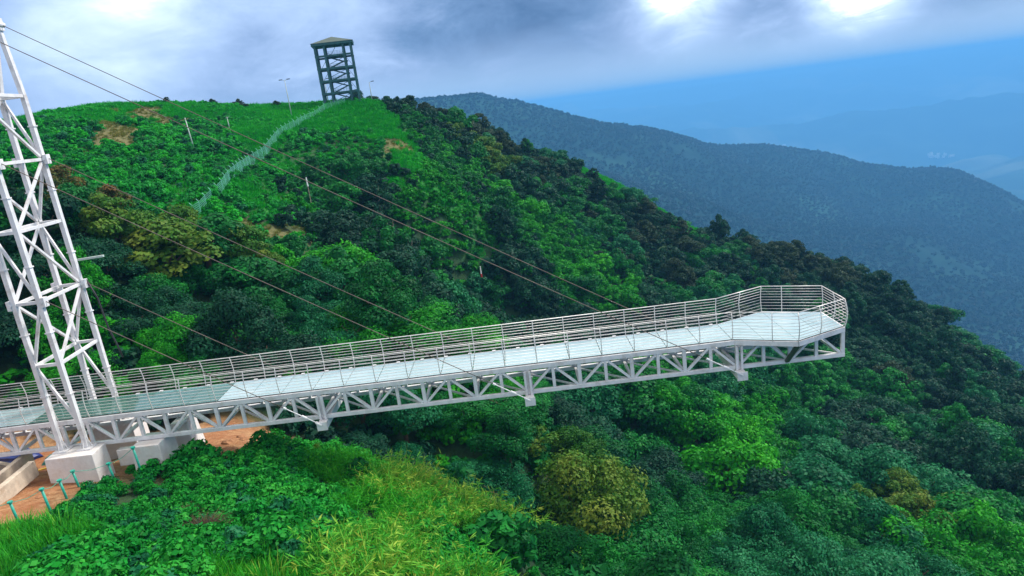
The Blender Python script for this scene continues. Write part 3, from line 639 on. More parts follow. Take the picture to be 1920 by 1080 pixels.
pr = [(me, L['shrub']) for me in SHC]+[(me, L['mid']) for me in SHC]+[(me, L['grass']) for me in SHC]+[(me, L['teal']) for me in SHC]
x, y, z, k, d = cover(('shrub', 'grass'), 1.5, -150, 80, 20, 260, 62, dmin=60)
pts = []
for i in range(len(x)):
    lump = float(vnoise(x[i:i+1], y[i:i+1], 7, 3, 63)[0])
    if k[i] == 'shrub': pts.append((x[i], y[i], z[i]-.15, (.75+1.9*max(0, lump-.35)), rnd.uniform(0, 6.28), (0 if rnd.random() < .5 else 6 if rnd.random() < .65 else 3 if rnd.random() < .6 else 9)+rnd.randrange(3)))
    elif lump > .30: pts.append((x[i], y[i], z[i]-.2, (.42+1.2*max(0, lump-.38)), rnd.uniform(0, 6.28), (6 if rnd.random() < .78 else 0)+rnd.randrange(3)))
scatter('meadow_shrubs', 'low green shrubs spread over the meadow below the watchtower', 'shrubs', pts, pr)
pr = [(me, L['grass']) for me in GRC]+[(me, L['dry']) for me in GRC]
x, y, z, k, d = cover(('grass', 'dry', 'shrub'), .95, -150, 80, 20, 260, 64, dmin=60)
pts = [(x[i], y[i], z[i]-.05, rnd.uniform(.7, 1.4)*(1 if k[i] == 'grass' else .55), rnd.uniform(0, 6.28), (2 if k[i] == 'dry' else 0)+rnd.randrange(2)) for i in range(len(x)) if k[i] != 'dry' or rnd.random() < .75]
scatter('meadow_grass', 'tufted green grass on the meadow and the ridge crest', 'grass', pts, pr)

# foreground
def clear_of(x, y):
    return ~((y > -2.05) & (y < 6.5) & (x < -23.95)) & ~((x > -23.3) & (x < -20.6) & (y > -1.1) & (y < 6.5)) & ~((y > 1.6) & (y < 6.5) & (x < -19.4))
pr = [(me, L['weed']) for me in SHR]+[(me, L['shrub']) for me in SHR]+[(me, L['teal']) for me in SHR]+[(me, L['olive']) for me in SHR]
x, y, z, k, d = cover(('weed',), .62, -60, 20, -40, 12, 65, dmin=12); m_ = clear_of(x, y) & (np.hypot(x+15.7, y+8.4) > .8) & (np.hypot(x+17.2, y+6.6) > .6); x, y, z = x[m_], y[m_], z[m_]
pts = []
for i in range(len(x)):
    lump = float(vnoise(x[i:i+1], y[i:i+1], 4, 3, 66)[0]); r_ = rnd.random()
    s = .66+2.4*max(0, lump-.38)
    if lump < .30 and rnd.random() < .5: continue
    pts.append((x[i], y[i], z[i]-.15, s, rnd.uniform(0, 6.28), (0 if r_ < .66 else 3 if r_ < .88 else 6 if r_ < .992 else 9)+rnd.randrange(3)))
scatter('weeds', 'dense leafy green weeds on the bank in front of the pylon foot', 'weeds', pts, pr)
pr = [(me, L['reed']) for me in GRS]+[(me, L['bamboo']) for me in GRS]
x, y, z, k, d = cover(('reed',), .42, -60, 10, -40, 12, 67, dmin=12); m_ = clear_of(x, y); x, y, z = x[m_], y[m_], z[m_]
pts = [(x[i], y[i], z[i]-.05, rnd.uniform(.7, 1.35), rnd.uniform(0, 6.28), (0 if rnd.random() < .93 else 2)+rnd.randrange(2)) for i in range(len(x))]
scatter('long_grass', 'long bright green grass along the near edge of the bank', 'grass', pts, pr)
pr = [(me, L['bamboo']) for me in BAM]+[(me, L['reed']) for me in BAM]+[(me, L['weed']) for me in SHR]+[(me, L['bamboo']) for me in SHR]
x, y, z, k, d = cover(('bamboo',), .56, -40, 20, -40, 14, 68, dmin=12)
pts = []
for i in range(len(x)):
    r_ = rnd.random(); lump = float(vnoise(x[i:i+1], y[i:i+1], 3, 3, 69)[0])
    if lump > .5: j = rnd.randrange(2)
    else: j = 2+rnd.randrange(2)
    if lump < .34 and rnd.random() < .6: continue
    if r_ < .30: j = 4+rnd.randrange(3)
    elif r_ < .36: j = 7+rnd.randrange(3)
    elif lump < .5 and r_ < .75: j = 2+rnd.randrange(2)
    pts.append((x[i], y[i], z[i]-.05, (.45+1.7*max(0, lump-.3)), rnd.uniform(0, 6.28), j))
scatter('bamboo_thicket', 'yellow green bamboo and tall grass thicket on the bank below the bridge', 'thicket', pts, pr)
# sparse weeds and stones on the bare orange ground
pr = [(me, L['weed']) for me in SHR]+[(me, L['dry']) for me in GRS]
x, y, z, k, d = cover(('soil',), 1.5, -60, -10, -12, 12, 70, dmin=12)
pts = [(x[i], y[i], z[i]-.05, rnd.uniform(.15, .4), rnd.uniform(0, 6.28), rnd.randrange(5)) for i in range(len(x)) if rnd.random() < .22 and (y[i] < -3 or x[i] > -19)]
scatter('ground_weeds', 'scattered small weeds on the bare orange soil', 'weeds', pts, pr)

# forest on the far ridge
far_pr = []
for s in (81, 82, 83):
    far_pr.append(crown_mesh('farcrown', s, R=6.5, H=5.0, nc=8, lv=110, ls=4.2))
for me in far_pr: me.materials.append(L['dark'])
x, y = jgrid(-600, 2700, 900, 3700, 13, 71); z = fhz(x, y)
px, py, pz = project(x, y, z); m_ = (px > 640) & (px < 1990) & (py > 100) & (py < 780)
vis = np.ones(len(x), bool)
for t in np.linspace(.3, .985, 50):
    qx = CAM.x+(x-CAM.x)*t; qy = CAM.y+(y-CAM.y)*t; qz = CAM.z+(z+20-CAM.z)*t; vis &= qz > np.where(np.hypot(qx, qy) > 1000, fhz(qx, qy), -1e9)-4
m_ &= vis; gapn = vnoise(x, y, 270, 4, 72); m_ &= (gapn < .70) | (np.random.RandomState(2).rand(len(x)) < .2)
x, y, z = x[m_], y[m_], z[m_]
pts = [(x[i], y[i], z[i]-1, rnd.uniform(.55, 1.0), rnd.uniform(0, 6.28), rnd.randrange(6)) for i in range(len(x))]
scatter('ridge_forest', 'far forest covering the long blue ridge across the valley', 'forest', pts, [(me, L['ridge']) for me in far_pr]+[(me, L['ridge']) for me in far_pr])
print('trees', len(tx), 'ridge', len(pts))

# ------------------------------------------------------------------ the glass bridge
BW, XA, XE, DP = 2.7, -42.0, 17.2, 1.66
HP = 1.4675
bridge = tag(empty('glass_bridge', (0, 0, 0)), 'long white steel truss skywalk with pale glass deck cantilevered over the valley', 'bridge')
nb = [XE-2*HP*k for k in range(21)]
def side_truss(y, out):
    t = empty('side_truss'); t.parent = bridge
    MB().box(XA, XE+.10, y-.10, y+.10, -.30, -.03).build('top_chord', M['steel'], t, bevel=.015)
    MB().box(XA, XE+.10, y-.10, y+.10, -DP-.10, -DP+.12).build('bottom_chord', M['steel'], t, bevel=.015)
    for k in range(40):
        x = XE-HP*k
        w = .20 if k % 2 == 0 else .17
        MB().box(x-w/2, x+w/2, y-.07, y+.07, -DP+.123, -.303).build('truss_post', M['steel'], t)
        if k < 39:
            x2 = x-HP
            a, b = (x, x2) if k % 2 == 0 else (x2, x)      # a: bottom node, b: top node
            s = 1 if b > a else -1
            MB().bar((a+s*.13, y+.004*s, -DP+.14), (b-s*.12, y+.004*s, -.32), .12, .15, upv=(0, 1, 0)).build('truss_diagonal', M['steel'], t)
    return t
side_truss(0, -1); side_truss(BW, 1)
for k in range(20):
    x = XE-.02-2*HP*k
    MB().box(x-.08, x+.08, .10, BW-.10, -DP-.08, -DP+.08).build('bottom_beam', M['steel'], bridge)
    xt = x-HP
    MB().box(xt-.07, xt+.07, .10, BW-.10, -.26, -.06).build('cross_beam', M['steel'], bridge)
    MB().bar((x-.1, .12, -DP), (x-2*HP+.1, BW-.12, -DP), .09).build('wind_brace', M['steel'], bridge)
    MB().bar((xt-.1, BW-.12, -.14), (xt-2*HP+.1, .12, -.14), .08).build('deck_brace', M['steel'], bridge)
for y in (.9, 1.8):
    MB().box(XA, 14.2, y-.05, y+.05, -.056, -.034).build('deck_stringer', M['steel'], bridge)
# the widened viewing end: edge beams carried on sloping brackets
N0, N1, E1, E2, F1, F0 = (11.1, 0), (14.2, -1.3), (17.25, 0), (17.25, BW), (14.25, BW+1.32), (11.1, BW)
for a, b in ((N0, N1), (N1, E1), (E1, E2), (E2, F1), (F1, F0)):
    MB().bar((a[0], a[1], -.16), (b[0], b[1], -.16), .14, .27).build('edge_beam', M['steel'], bridge)
MB().bar((14.2, -1.22, -.30), (14.05, -.12, -DP+.05), .22, .16).build('flare_bracket', M['dkgreen'], bridge)
MB().bar((14.2, BW+1.22, -.30), (14.05, BW+.12, -DP+.05), .22, .16).build('flare_bracket', M['dkgreen'], bridge)
for s, y0, y1 in ((1, -1.22, -.1), (1, BW+.1, BW+1.22)):
    for x in (12.6, 14.2, 15.8):
        yy = y0 if y0 < 0 else y1; f = 1-abs(x-14.2)/3.1
        e = -1.3*f if y0 < 0 else BW+1.3*f
        MB().bar((x, e, -.15), (x, 0 if y0 < 0 else BW, -.15), .10, .16).build('flare_beam', M['steel'], bridge)
# deck panels
xs = [11.1-1.81*k for k in range(30)]
def panel(poly, z=0.0, mat='glass'):
    mb = MB(); n = len(poly); mb.v = [(x, y, z-.03) for x, y in poly]+[(x, y, z) for x, y in poly]
    mb.f = [tuple(range(n))[::-1], tuple(n+i for i in range(n))]+[(i, (i+1) % n, n+(i+1) % n, n+i) for i in range(n)]
    o = mb.build('clear_glass_panel' if mat == 'clear' else 'glass_panel', M[mat], bridge)
    if mat == 'clear': o['label'] = 'see-through green glass panel'
g_ = .02
for a, b in zip(xs[:-1], xs[1:]):
    if a < XA: break
    xa, xb = a-g_, b+g_
    # the stretch of clear panels beside the pylon ends on a slanting cut
    if b < -19.4 and a > -27.8:
        if b < -19.4 < a: pass
        panel([(xb, .02), (xa, .02), (xa, BW-.02), (xb, BW-.02)], mat='clear')
    else: panel([(xb, .02), (xa, .02), (xa, BW-.02), (xb, BW-.02)])
def lerp(a, b, t): return (a[0]+(b[0]-a[0])*t, a[1]+(b[1]-a[1])*t)
cy = BW/2
for (p, q) in (((11.12, 14.2), ((11.12, 0), (14.2, -1.28))), ):
    panel([(11.12, .01), (12.64, -.62), (12.64, cy-.01), (11.12, cy-.01)]); panel([(12.66, -.63), (14.2, -1.27), (14.2, cy-.01), (12.66, cy-.01)])
    panel([(11.12, cy+.01), (12.64, cy+.01), (12.64, BW+.62), (11.12, BW-.01)]); panel([(12.66, cy+.01), (14.2, cy+.01), (14.2, BW+1.27), (12.66, BW+.63)])
    panel([(14.22, -1.27), (15.72, -.62), (15.72, cy-.01), (14.22, cy-.01)]); panel([(15.74, -.62), (17.22, .01), (17.22, cy-.01), (15.74, cy-.01)])
    panel([(14.22, cy+.01), (15.72, cy+.01), (15.72, BW+.65), (14.22, BW+1.27)]); panel([(15.74, cy+.01), (17.22, cy+.01), (17.22, BW-.01), (15.74, BW+.64)])
mb = MB()
for k in range(60):
    x = XE-3.6-HP*.98*k
    if x < XA: break
    if x < 11: mb.box(x-.10, x+.10, BW-.10, BW+.04, .002, .075)
mb.build('deck_clips', M['white'], bridge)
mb = MB()
for a, b in (((XA, -.02), (11.1, -.02)), ((11.1, -.02), (14.2, -1.33)), ((14.2, -1.33), (17.25, -.03))): mb.bar((a[0], a[1], .02), (b[0], b[1], .02), .03, .035)
mb.build('deck_gasket', M['black'], bridge)

# railing: bowed posts and eight rails round the whole deck
rail = empty('railing'); rail.parent = bridge
line = [(XA, -.03), (11.1, -.03), (14.2, -1.34), (17.32, -.03), (17.32, BW+.03), (14.25, BW+1.36), (11.1, BW+.03), (XA, BW+.03)]
def nrm2(i):
    def n(a, b): d = (b[0]-a[0], b[1]-a[1]); l = math.hypot(*d); return (d[1]/l, -d[0]/l)
    if i == 0: return n(line[0], line[1])
    if i == len(line)-1: return n(line[-2], line[-1])
    a, b = n(line[i-1], line[i]), n(line[i], line[i+1]); s = (a[0]+b[0], a[1]+b[1]); l2 = (s[0]**2+s[1]**2)/2
    return (s[0]/l2, s[1]/l2)
RH = 1.60
def bow(z): t = z/RH; return .13*math.sin(math.pi*min(1, t*1.0))-.03*t*t
zs = [.16+(RH-.16)*k/8.0 for k in range(9)]
for i, z in enumerate(zs):
    o = bow(z); pts = []
    for j, p in enumerate(line):
        nn_ = nrm2(j); pts.append((p[0]+nn_[0]*o, p[1]+nn_[1]*o, z))
    mb = MB(); r = .026 if i == 8 else .0135
    for a, b in zip(pts[:-1], pts[1:]): mb.tube([a, b], r, 6)
    mb.build('top_rail' if i == 8 else 'rail', M['rail'], rail, smooth=True)
def rpost(x, y, nx, ny):
    pts = [(x+nx*bow(z), y+ny*bow(z), z) for z in (-.1, .2, .5, .8, 1.1, 1.35, RH)]
    MB().tube(pts, .026, 6).build('railing_post', M['rail'], rail, smooth=True)
x = 11.1; k = 0
while x > XA:
    rpost(x, -.03, 0, -1); x -= 1.81
x = 11.1
while x > XA:
    rpost(x, BW+.03, 0, 1); x -= 1.81
for (x, y, nx, ny) in ((13.0, -.84, -.38, -.92), (14.2, -1.34, 0, -1), (15.6, -.75, .4, -.92), (17.32, -.03, .7, -.7), (17.32, BW+.03, .7, .7), (17.32, BW/2, 1, 0), (12.75, BW+.73, -.38, .92), (14.25, BW+1.36, 0, 1), (15.3, BW+.91, .4, .92)):
    rpost(x, y, nx, ny)
# anchor beams under the truss that take the stay cables
ANX = (-12.1, -.40, 11.4)
for x in ANX:
    a = empty('anchor_beam'); a.parent = bridge
    MB().box(x-.24, x+.24, -.62, BW+.62, -DP-.55, -DP-.12).build('beam_box', M['steel'], a, bevel=.02)
    for y, s in ((-.62, -1), (BW+.62, 1)):
        MB().box(x-.29, x+.29, y-.04, y+.04, -DP-.56, -DP-.06).build('end_plate', M['steel'], a, bevel=.01)
        yy = y+s*.0
        MB().box(x-.20, x-.08, min(yy-s*.50, yy-s*.40), max(yy-s*.50, yy-s*.40), -DP-.1, -.36).box(x+.08, x+.20, min(yy-s*.50, yy-s*.40), max(yy-s*.50, yy-s*.40), -DP-.1, -.36).build('hanger_post', M['steel'], a)

# ------------------------------------------------------------------ the pylon
pyl = tag(empty('pylon', (-26.1, 1.35, -1.5)), 'tall white lattice steel pylon the bridge passes through', 'pylon')
PO = Vector((-26.1, 1.35, -1.5))
def pm(mb, name, mat='steel', bevel=.012): return mb.build(name, M[mat], pyl, loc=-PO, bevel=bevel)
LV = [0.0, 3.5, 7.0, 10.75, 14.2, 17.6]
LX_ = {1: (-26.75, -.62), 2: (-25.35, -.62), 3: (-26.95, 3.32), 4: (-25.6, 3.32)}
def J(l, z): x, y = LX_[l]; return Vector((x-.012*(z if l in (1, 3) else -z)*-.3, y, z))
for l in (1, 2, 3, 4):
    pm(MB().bar(J(l, -1.55), J(l, 17.6), .25, .25, upv=(0, 1, 0)), 'leg')
    x, y = LX_[l]
    mb = MB().box(x-.38, x+.38, y-.34, y+.34, -1.57, -1.50)
    for a in range(4):
        c, s = ((1, 0), (0, 1), (-1, 0), (0, -1))[a]
        mb.bar((x+c*.12, y+s*.12, -.9), (x+c*.34, y+s*.30, -1.5), .03, .05)
    pm(mb, 'base_plate')
    for zf in (1.75, 5.3, 8.9, 12.5, 16.0):
        q = J(l, zf); mb = MB().box(q.x-.17, q.x+.17, q.y-.17, q.y+.17, zf-.035, zf+.035); pm(mb, 'flange', bevel=0)
for ya, l1, l2 in ((-.62, 1, 2), (3.32, 3, 4)):
    ap = Vector((-26.05 if ya < 0 else -26.02, ya, 21.1))
    for l in (l1, l2): pm(MB().bar(J(l, 17.6), ap+Vector((-.12 if l == l1 else .12, 0, 0)), .24, .24, upv=(0, 1, 0)), 'cap_leg')
    mb = MB().box(ap.x-.26, ap.x+.34, ya-.16, ya+.16, 20.95, 21.35).box(ap.x-.16, ap.x-.02, ya-.24, ya+.24, 21.353, 21.7).box(ap.x+.18, ap.x+.30, ya-.24, ya+.24, 21.353, 21.6)
    mb.tube([(ap.x+.30, ya-.22, 21.25), (ap.x+.30, ya+.22, 21.25)], .13, 10); pm(mb, 'cable_saddle')
pm(MB().box(-26.14, -25.96, -.45, 3.15, 21.0, 21.22), 'top_crossbeam')
for z in LV[1:]:
    for a, b in ((1, 2), (3, 4), (2, 4), (1, 3)):
        p, q = J(a, z), J(b, z); d = (q-p).normalized()*.127
        pm(MB().bar(p+d, q-d, .15, .17), 'strut')
DG = [((3, 17.6), (4, 14.2)), ((4, 14.2), (3, 10.75)), ((3, 10.75), (4, 7)), ((4, 7), (3, 3.5)), ((3, 3.5), (4, 0)),
      ((1, 17.6), (2, 14.2)), ((2, 14.2), (1, 10.75)), ((1, 10.75), (2, 7)), ((2, 7), (1, 3.5)), ((1, 3.5), (2, 0)),
      ((2, 17.6), (4, 14.2)), ((4, 14.2), (2, 10.75)), ((2, 10.75), (4, 7)), ((4, 7), (2, 3.5)),
      ((3, 17.6), (1, 14.2)), ((1, 14.2), (3, 10.75)), ((3, 10.75), (1, 7)), ((1, 7), (3, 3.5))]
for (a, za), (b, zb) in DG:
    p, q = J(a, za), J(b, zb); d = (q-p).normalized(); p = p+d*.22; q = q-d*.22
    pm(MB().bar(p, q, .13, .14), 'diagonal')
for z in (7.0, 14.2):
    for l in (1, 2, 3, 4):
        s = 1 if l in (2, 4) else -1; p = J(l, z)
        mb = MB().box(min(p.x+s*.13, p.x+s*.34), max(p.x+s*.13, p.x+s*.34), p.y-.17, p.y+.17, z-.28, z+.24)
        mb.tube([(p.x+s*.16, p.y-.20, z), (p.x+s*.16, p.y+.20, z)], .10, 8); pm(mb, 'cable_bracket')
pm(MB().bar(J(4, 8.35)+Vector((.0, .3, 0)), J(4, 8.35)+Vector((1.55, .35, .05)), .16, .12), 'side_arm', 'pole')
hose = MB().tube([J(4, 7.2)+Vector((.30, .1, 0)), J(4, 6.0)+Vector((.62, .15, 0)), J(4, 4.2)+Vector((.75, .1, 0)), J(4, 3.0)+Vector((.98, .1, 0)), J(4, 2.2)+Vector((1.10, .1, 0))], .05, 6)
tag(hose.build('hose', M['black'], smooth=True), 'black hose hanging loosely down the far side of the pylon', 'hose')
hose = MB().tube([(-26.6, -.2, 24.5), (-26.3, 2.2, 22.6), (-26.2, 3.0, 21.2), (-26.15, 3.1, 19.5)], .07, 6)
# stay cables
def stay(p, q, rod, label, grp, mat):
    p, q = Vector(p), Vector(q); c = empty('stay_cable', p); tag(c, label, 'cable', grp)
    d = (q-p).normalized(); L_ = (q-p).length; sag = .0022*L_
    N = 14; pts = []
    for i in range(N+1):
        t = i/N; v = p+(q-p-d*rod)*t; v.z -= sag*4*t*(1-t); pts.append(v-p)
    MB().tube(pts, .021, 6).build('strand', M[mat], c, smooth=True)
    e = q-p
    mb = MB().tube([e-d*rod, e-d*.35], .030, 8).tube([e-d*rod*1.0, e-d*(rod-.16)], .065, 8).tube([e-d*(rod*.52), e-d*(rod*.52-.3)], .075, 8)
    mb.bar(e-d*.36, e, .20, .06); mb.build('turnbuckle', M['white'], c)
zb = -DP-.22
for (lz, ax, nm, m_) in ((21.25, ANX[2], 'outermost', 'cable_brown'), (14.2, ANX[1], 'middle', 'cable_brown'), (7.0, ANX[0], 'lowest', 'cable_brown')):
    for y, l, sd in ((-.64, 2, 'near'), (BW+.66, 4, 'far')):
        x0 = -25.7 if lz > 20 else J(l, lz).x+.34
        stay((x0, y if y < 0 else 3.34, lz), (ax, y, zb), 2.3, '%s %s stay cable of the bridge, running from pylon to %s anchor' % (nm, sd+'-side', {'outermost': 'bridge tip', 'middle': 'middle', 'lowest': 'first'}[nm]), 'stay cables of the bridge', m_)

# pedestals
def tapered(name, x0, x1, y0, y1, z0, z1, e0, e1, label, mat='concrete'):
    """block whose foot spreads e0 towards the camera side and e1 along the bridge"""
    c = ((x0+x1)/2, (y0+y1)/2, z1)
    P8 = [(x0-e1, y0-e0, z0), (x1+e1, y0-e0, z0), (x1+e1, y1+e0, z0), (x0-e1, y1+e0, z0), (x0, y0, z1), (x1, y0, z1), (x1, y1, z1), (x0, y1, z1)]
    P8 = [(a-c[0], b-c[1], d-c[2]) for a, b, d in P8]
    mb = MB().quadbox(P8); o = mb.build(name, M[mat], loc=c, bevel=.04); tag(o, label, 'pedestal')
tapered('concrete_pedestal', -27.2, -24.55, -1.55, -.24, -5.2, -1.575, .1, .1, 'broad white concrete pedestal under the two near legs of the pylon')
tapered('concrete_pedestal', -27.5, -24.9, 2.96, 4.4, -5.2, -1.575, .1, .1, 'broad white concrete pedestal under the two far legs of the pylon')
tapered('concrete_pedestal', -22.85, -21.3, -.80, .95, -5.2, -1.80, .03, .18, 'stained concrete pedestal with a green pipe leaning on it, right of the pylon foot')
tapered('concrete_pedestal', -21.9, -20.9, 1.8, 3.0, -5.4, -1.80, .25, .30, 'flaring pale concrete pedestal nearest the orange soil slope')
tapered('concrete_beam', -24.2, -22.95, -.1, .35, -3.2, -2.2, 0, 0, 'low pale concrete tie beam between two pedestals')
tapered('concrete_pedestal', -37.5, -35.5, -.6, BW+.6, -5.6, -1.79, .2, .2, 'concrete pedestal under the landward end of the bridge')

# ------------------------------------------------------------------ watchtower
wz = ground(-42.1, 150.6)-.8
wt = tag(empty('watchtower', (-42.1, 152.0, wz), R_(9.5)), 'green steel watchtower with pyramid roof and open floors on the hill crest', 'watchtower')
HW, HDp, FL = 4.75, 3.2, [.6, 3.7, 6.8, 9.9, 13.0]
TOPZ = 16.1
def wp(mb, n, mat='tower'): return mb.build(n, M[mat], wt)
for x in (-HW+.2, -2.2, 2.6, HW-.2):
    for y in (-HDp, HDp): wp(MB().box(x-.26, x+.26, y-.26, y+.26, -2.5, TOPZ), 'column')
for y in (0,):
    for x in (-HW+.2, HW-.2): wp(MB().box(x-.18, x+.18, y-.18, y+.18, -2.5, TOPZ), 'column')
for z in FL[1:]+[FL[0]]:
    fl = wp(MB().box(-HW-.1, HW+.1, -HDp-.28, -HDp+.28, z-.30, z+.16).box(-HW-.1, HW+.1, HDp-.28, HDp+.28, z-.30, z+.16)
            .box(-HW-.12, -HW+.35, -HDp+.285, HDp-.285, z-.28, z+.14).box(HW-.35, HW+.12, -HDp+.285, HDp-.285, z-.28, z+.14)
            .box(-2.2, 2.6, 1.4, HDp-.29, z-.12, z+.12), 'floor_frame')
    mb = MB()
    for zz in (.4, .7, 1.0): mb.bar((-2.0, -HDp+.1, z+zz), (2.4, -HDp+.1, z+zz), .05); mb.bar((-2.0, HDp-.1, z+zz), (2.4, HDp-.1, z+zz), .05)
    for i in range(7): xx = -2+4.4*i/6; mb.bar((xx, -HDp+.1, z+.16), (xx, -HDp+.1, z+1.0), .04)
    wp(mb, 'guard_rail')
for i, z in enumerate(FL[:-1]):
    z2 = FL[i+1]; mb = MB(); zm = (z+z2)/2
    for y, a, b, za, zb_ in ((-1.2, -2.0, 2.2, z, zm), (.6, 2.2, -2.0, zm, z2)):
        for yy in (y-.45, y+.45):
            mb.bar((a, yy, za), (b, yy, zb_), .08, .28); mb.bar((a, yy, za+.95), (b, yy, zb_+.95), .06)
        for k in range(9): t = (k+.5)/9; mb.box(a+(b-a)*t-.16, a+(b-a)*t+.16, y-.44, y+.44, za+(zb_-za)*t-.03, za+(zb_-za)*t+.03)
    mb.box(2.2, 3.2, -1.7, 1.1, zm-.06, zm+.06)
    wp(mb, 'stair_flight')
for i, z in enumerate(FL[:-1]):
    wp(MB().bar((-HW+.2, HDp-.1, z), (-2.2, HDp-.1, FL[i+1]), .09).bar((HW-.2, HDp-.1, z), (2.6, HDp-.1, FL[i+1]), .09), 'cross_bracing')
wp(MB().bar((-.6, -HDp+.3, FL[-1]+.2), (1.2, -HDp+.3, TOPZ-.4), .12).bar((1.6, HDp-.3, FL[-1]+.2), (2.6, HDp-.3, TOPZ-.4), .1), 'roof_ladder')
RX, RY = HW+.55, HDp+.6
rf = MB().box(-RX, RX, -RY, RY, TOPZ-.55, TOPZ+.05)
wp(rf, 'roof_fascia')
mb = MB(); mb.v = [(-RX-.1, -RY-.1, TOPZ+.06), (RX+.1, -RY-.1, TOPZ+.06), (RX+.1, RY+.1, TOPZ+.06), (-RX-.1, RY+.1, TOPZ+.06), (0, 0, TOPZ+1.75)]
mb.f = [(0, 1, 4), (1, 2, 4), (2, 3, 4), (3, 0, 4), (3, 2, 1, 0)]; wp(mb, 'roof', 'towroof')

# lamps and poles on the meadow
def lamp(x, y, h, label, lean=0.0, heads=2):
    z = ground(x, y)-.3; o = tag(empty('street_lamp', (x, y, z)), label, 'street lamp', 'lamps on the hill crest'); o.rotation_euler = (0, R_(lean), 0)
    MB().tube([(0, 0, 0), (0, 0, h)], .15, 8, .07).build('lamp_post', M['pole'], o, smooth=True)
    for s in ((-1, 1) if heads == 2 else (1,)):
        MB().bar((0, 0, h-.05), (s*.75, 0, h+.12), .08).build('lamp_arm', M['pole'], o)
        MB().box(s*.95-.4, s*.95+.4, -.16, .16, h+.08, h+.26).build('lamp_head', M['cable'], o, bevel=.03)
lamp(-51.46, 135.4, 9.2, 'tall pale street lamp with two heads, left of the watchtower', 0)
lamp(-47.5, 158.0, 6.6, 'short street lamp just behind the left side of the watchtower', 0)
lamp(-35.4, 158.0, 5.8, 'faint street lamp right of the watchtower', 0, 1)
o = tag(empty('utility_pole', (-55.3, 87.5, ground(-55.3, 87.5)-.3)), 'leaning pale utility pole with short crossarm on the meadow', 'pole'); o.rotation_euler = (0, R_(-3), 0)
MB().tube([(0, 0, 0), (0, 0, 6.6)], .13, 8, .08).build('pole_shaft', M['pole'], o, smooth=True); MB().bar((-.9, 0, 6.25), (.5, 0, 6.35), .10).build('crossarm', M['wood'], o)
o = tag(empty('utility_pole', (-58.3, 112.8, ground(-58.3, 112.8)-.3)), 'thin short pole standing in the shrubs near the crest', 'pole')
MB().tube([(0, 0, 0), (0, 0, 3.6)], .09, 6, .06).build('pole_shaft', M['pole'], o, smooth=True); MB().bar((-.4, 0, 3.4), (.4, 0, 3.45), .07).build('crossarm', M['pole'], o)
for px_, d0, h in ((118, 168, 2.4), (835, 190, 3.0)): pass

# fence up the ridge
def fence(path, sp, h, label, mat, wirey=False):
    root = tag(empty('fence', (path[0][0], path[0][1], 0)), label, 'fence'); O = Vector(root.location)
    P = []
    for a, b in zip(path[:-1], path[1:]):
        L_ = math.hypot(b[0]-a[0], b[1]-a[1]); n = max(1, int(round(L_/sp)))
        for i in range(n): P.append((a[0]+(b[0]-a[0])*i/n, a[1]+(b[1]-a[1])*i/n))
    P.append(path[-1])
    Q = [Vector((x, y, ground(x, y))) for x, y in P]
    for q in Q:
        b = q-O; MB().tube([b-Vector((0, 0, .3)), b+Vector((0, 0, h+.25)), b+Vector((-.25, 0, h+.55))], .05, 5).build('fence_post', M[mat], root)
    mb = MB()
    for a, b in zip(Q[:-1], Q[1:]):
        a_, b_ = a-O, b-O
        n = 7
        for i in range(n+1):
            z = Vector((0, 0, .2+(h-.1)*i/n)); mb.bar(a_+z, b_+z, .024)
        m_ = int((b_-a_).length/.30)
        for i in range(1, m_): t = i/m_; p = a_+(b_-a_)*t; mb.bar(p+Vector((0, 0, .2)), p+Vector((0, 0, h+.1)), .022)
    mb.build('fence_mesh', M[mat], root)
fence([(-42.1, 53.5), (-43.1, 66.7), (-46.7, 89.3), (-47.5, 110.8), (-47.0, 121.0)], 2.6, 1.9, 'pale green mesh fence climbing the meadow below the watchtower', 'fence')
fence([(-47.0, 121.5), (-46.8, 130.3), (-44.5, 140.7), (-40.3, 146.3)], 2.6, 1.6, 'short pale fence run on the crest at the foot of the watchtower', 'fence')
# posts of the unfinished wire fence by the pylon foot
root = tag(empty('wire_fence', (-25, -4, -3)), 'unfinished fence of teal green posts along the edge of the orange soil', 'fence'); O = Vector((-25, -4, -3))
FP = [(-25.2, -6.6, 1.2), (-24.2, -5.8, 1.5), (-24.75, -3.9, 1.05), (-25.1, -2.4, .95), (-23.6, -1.7, 1.1), (-22.25, -1.35, 1.9)]
tops = []
for x, y, h in FP:
    z = ground(x, y); b = Vector((x, y, z))-O; t = b+Vector((-.10, 0, h)); tops.append(t)
    p = MB().tube([b-Vector((0, 0, .4)), t], .062, 8).build('fence_post', M['teal'], root, smooth=True)
    MB().tube([t, t+Vector((0, 0, .08))], .12, 8).build('post_cap', M['teal'], p)
mb = MB()
for a, b in zip(tops[:-1], tops[1:]): mb.tube([a, (a+b)/2-Vector((0, 0, .12)), b], .014, 4)
mb.tube([tops[0], tops[0]+Vector((-6, -3.5, .3))], .014, 4)
mb.build('wire', M['teal'], root)

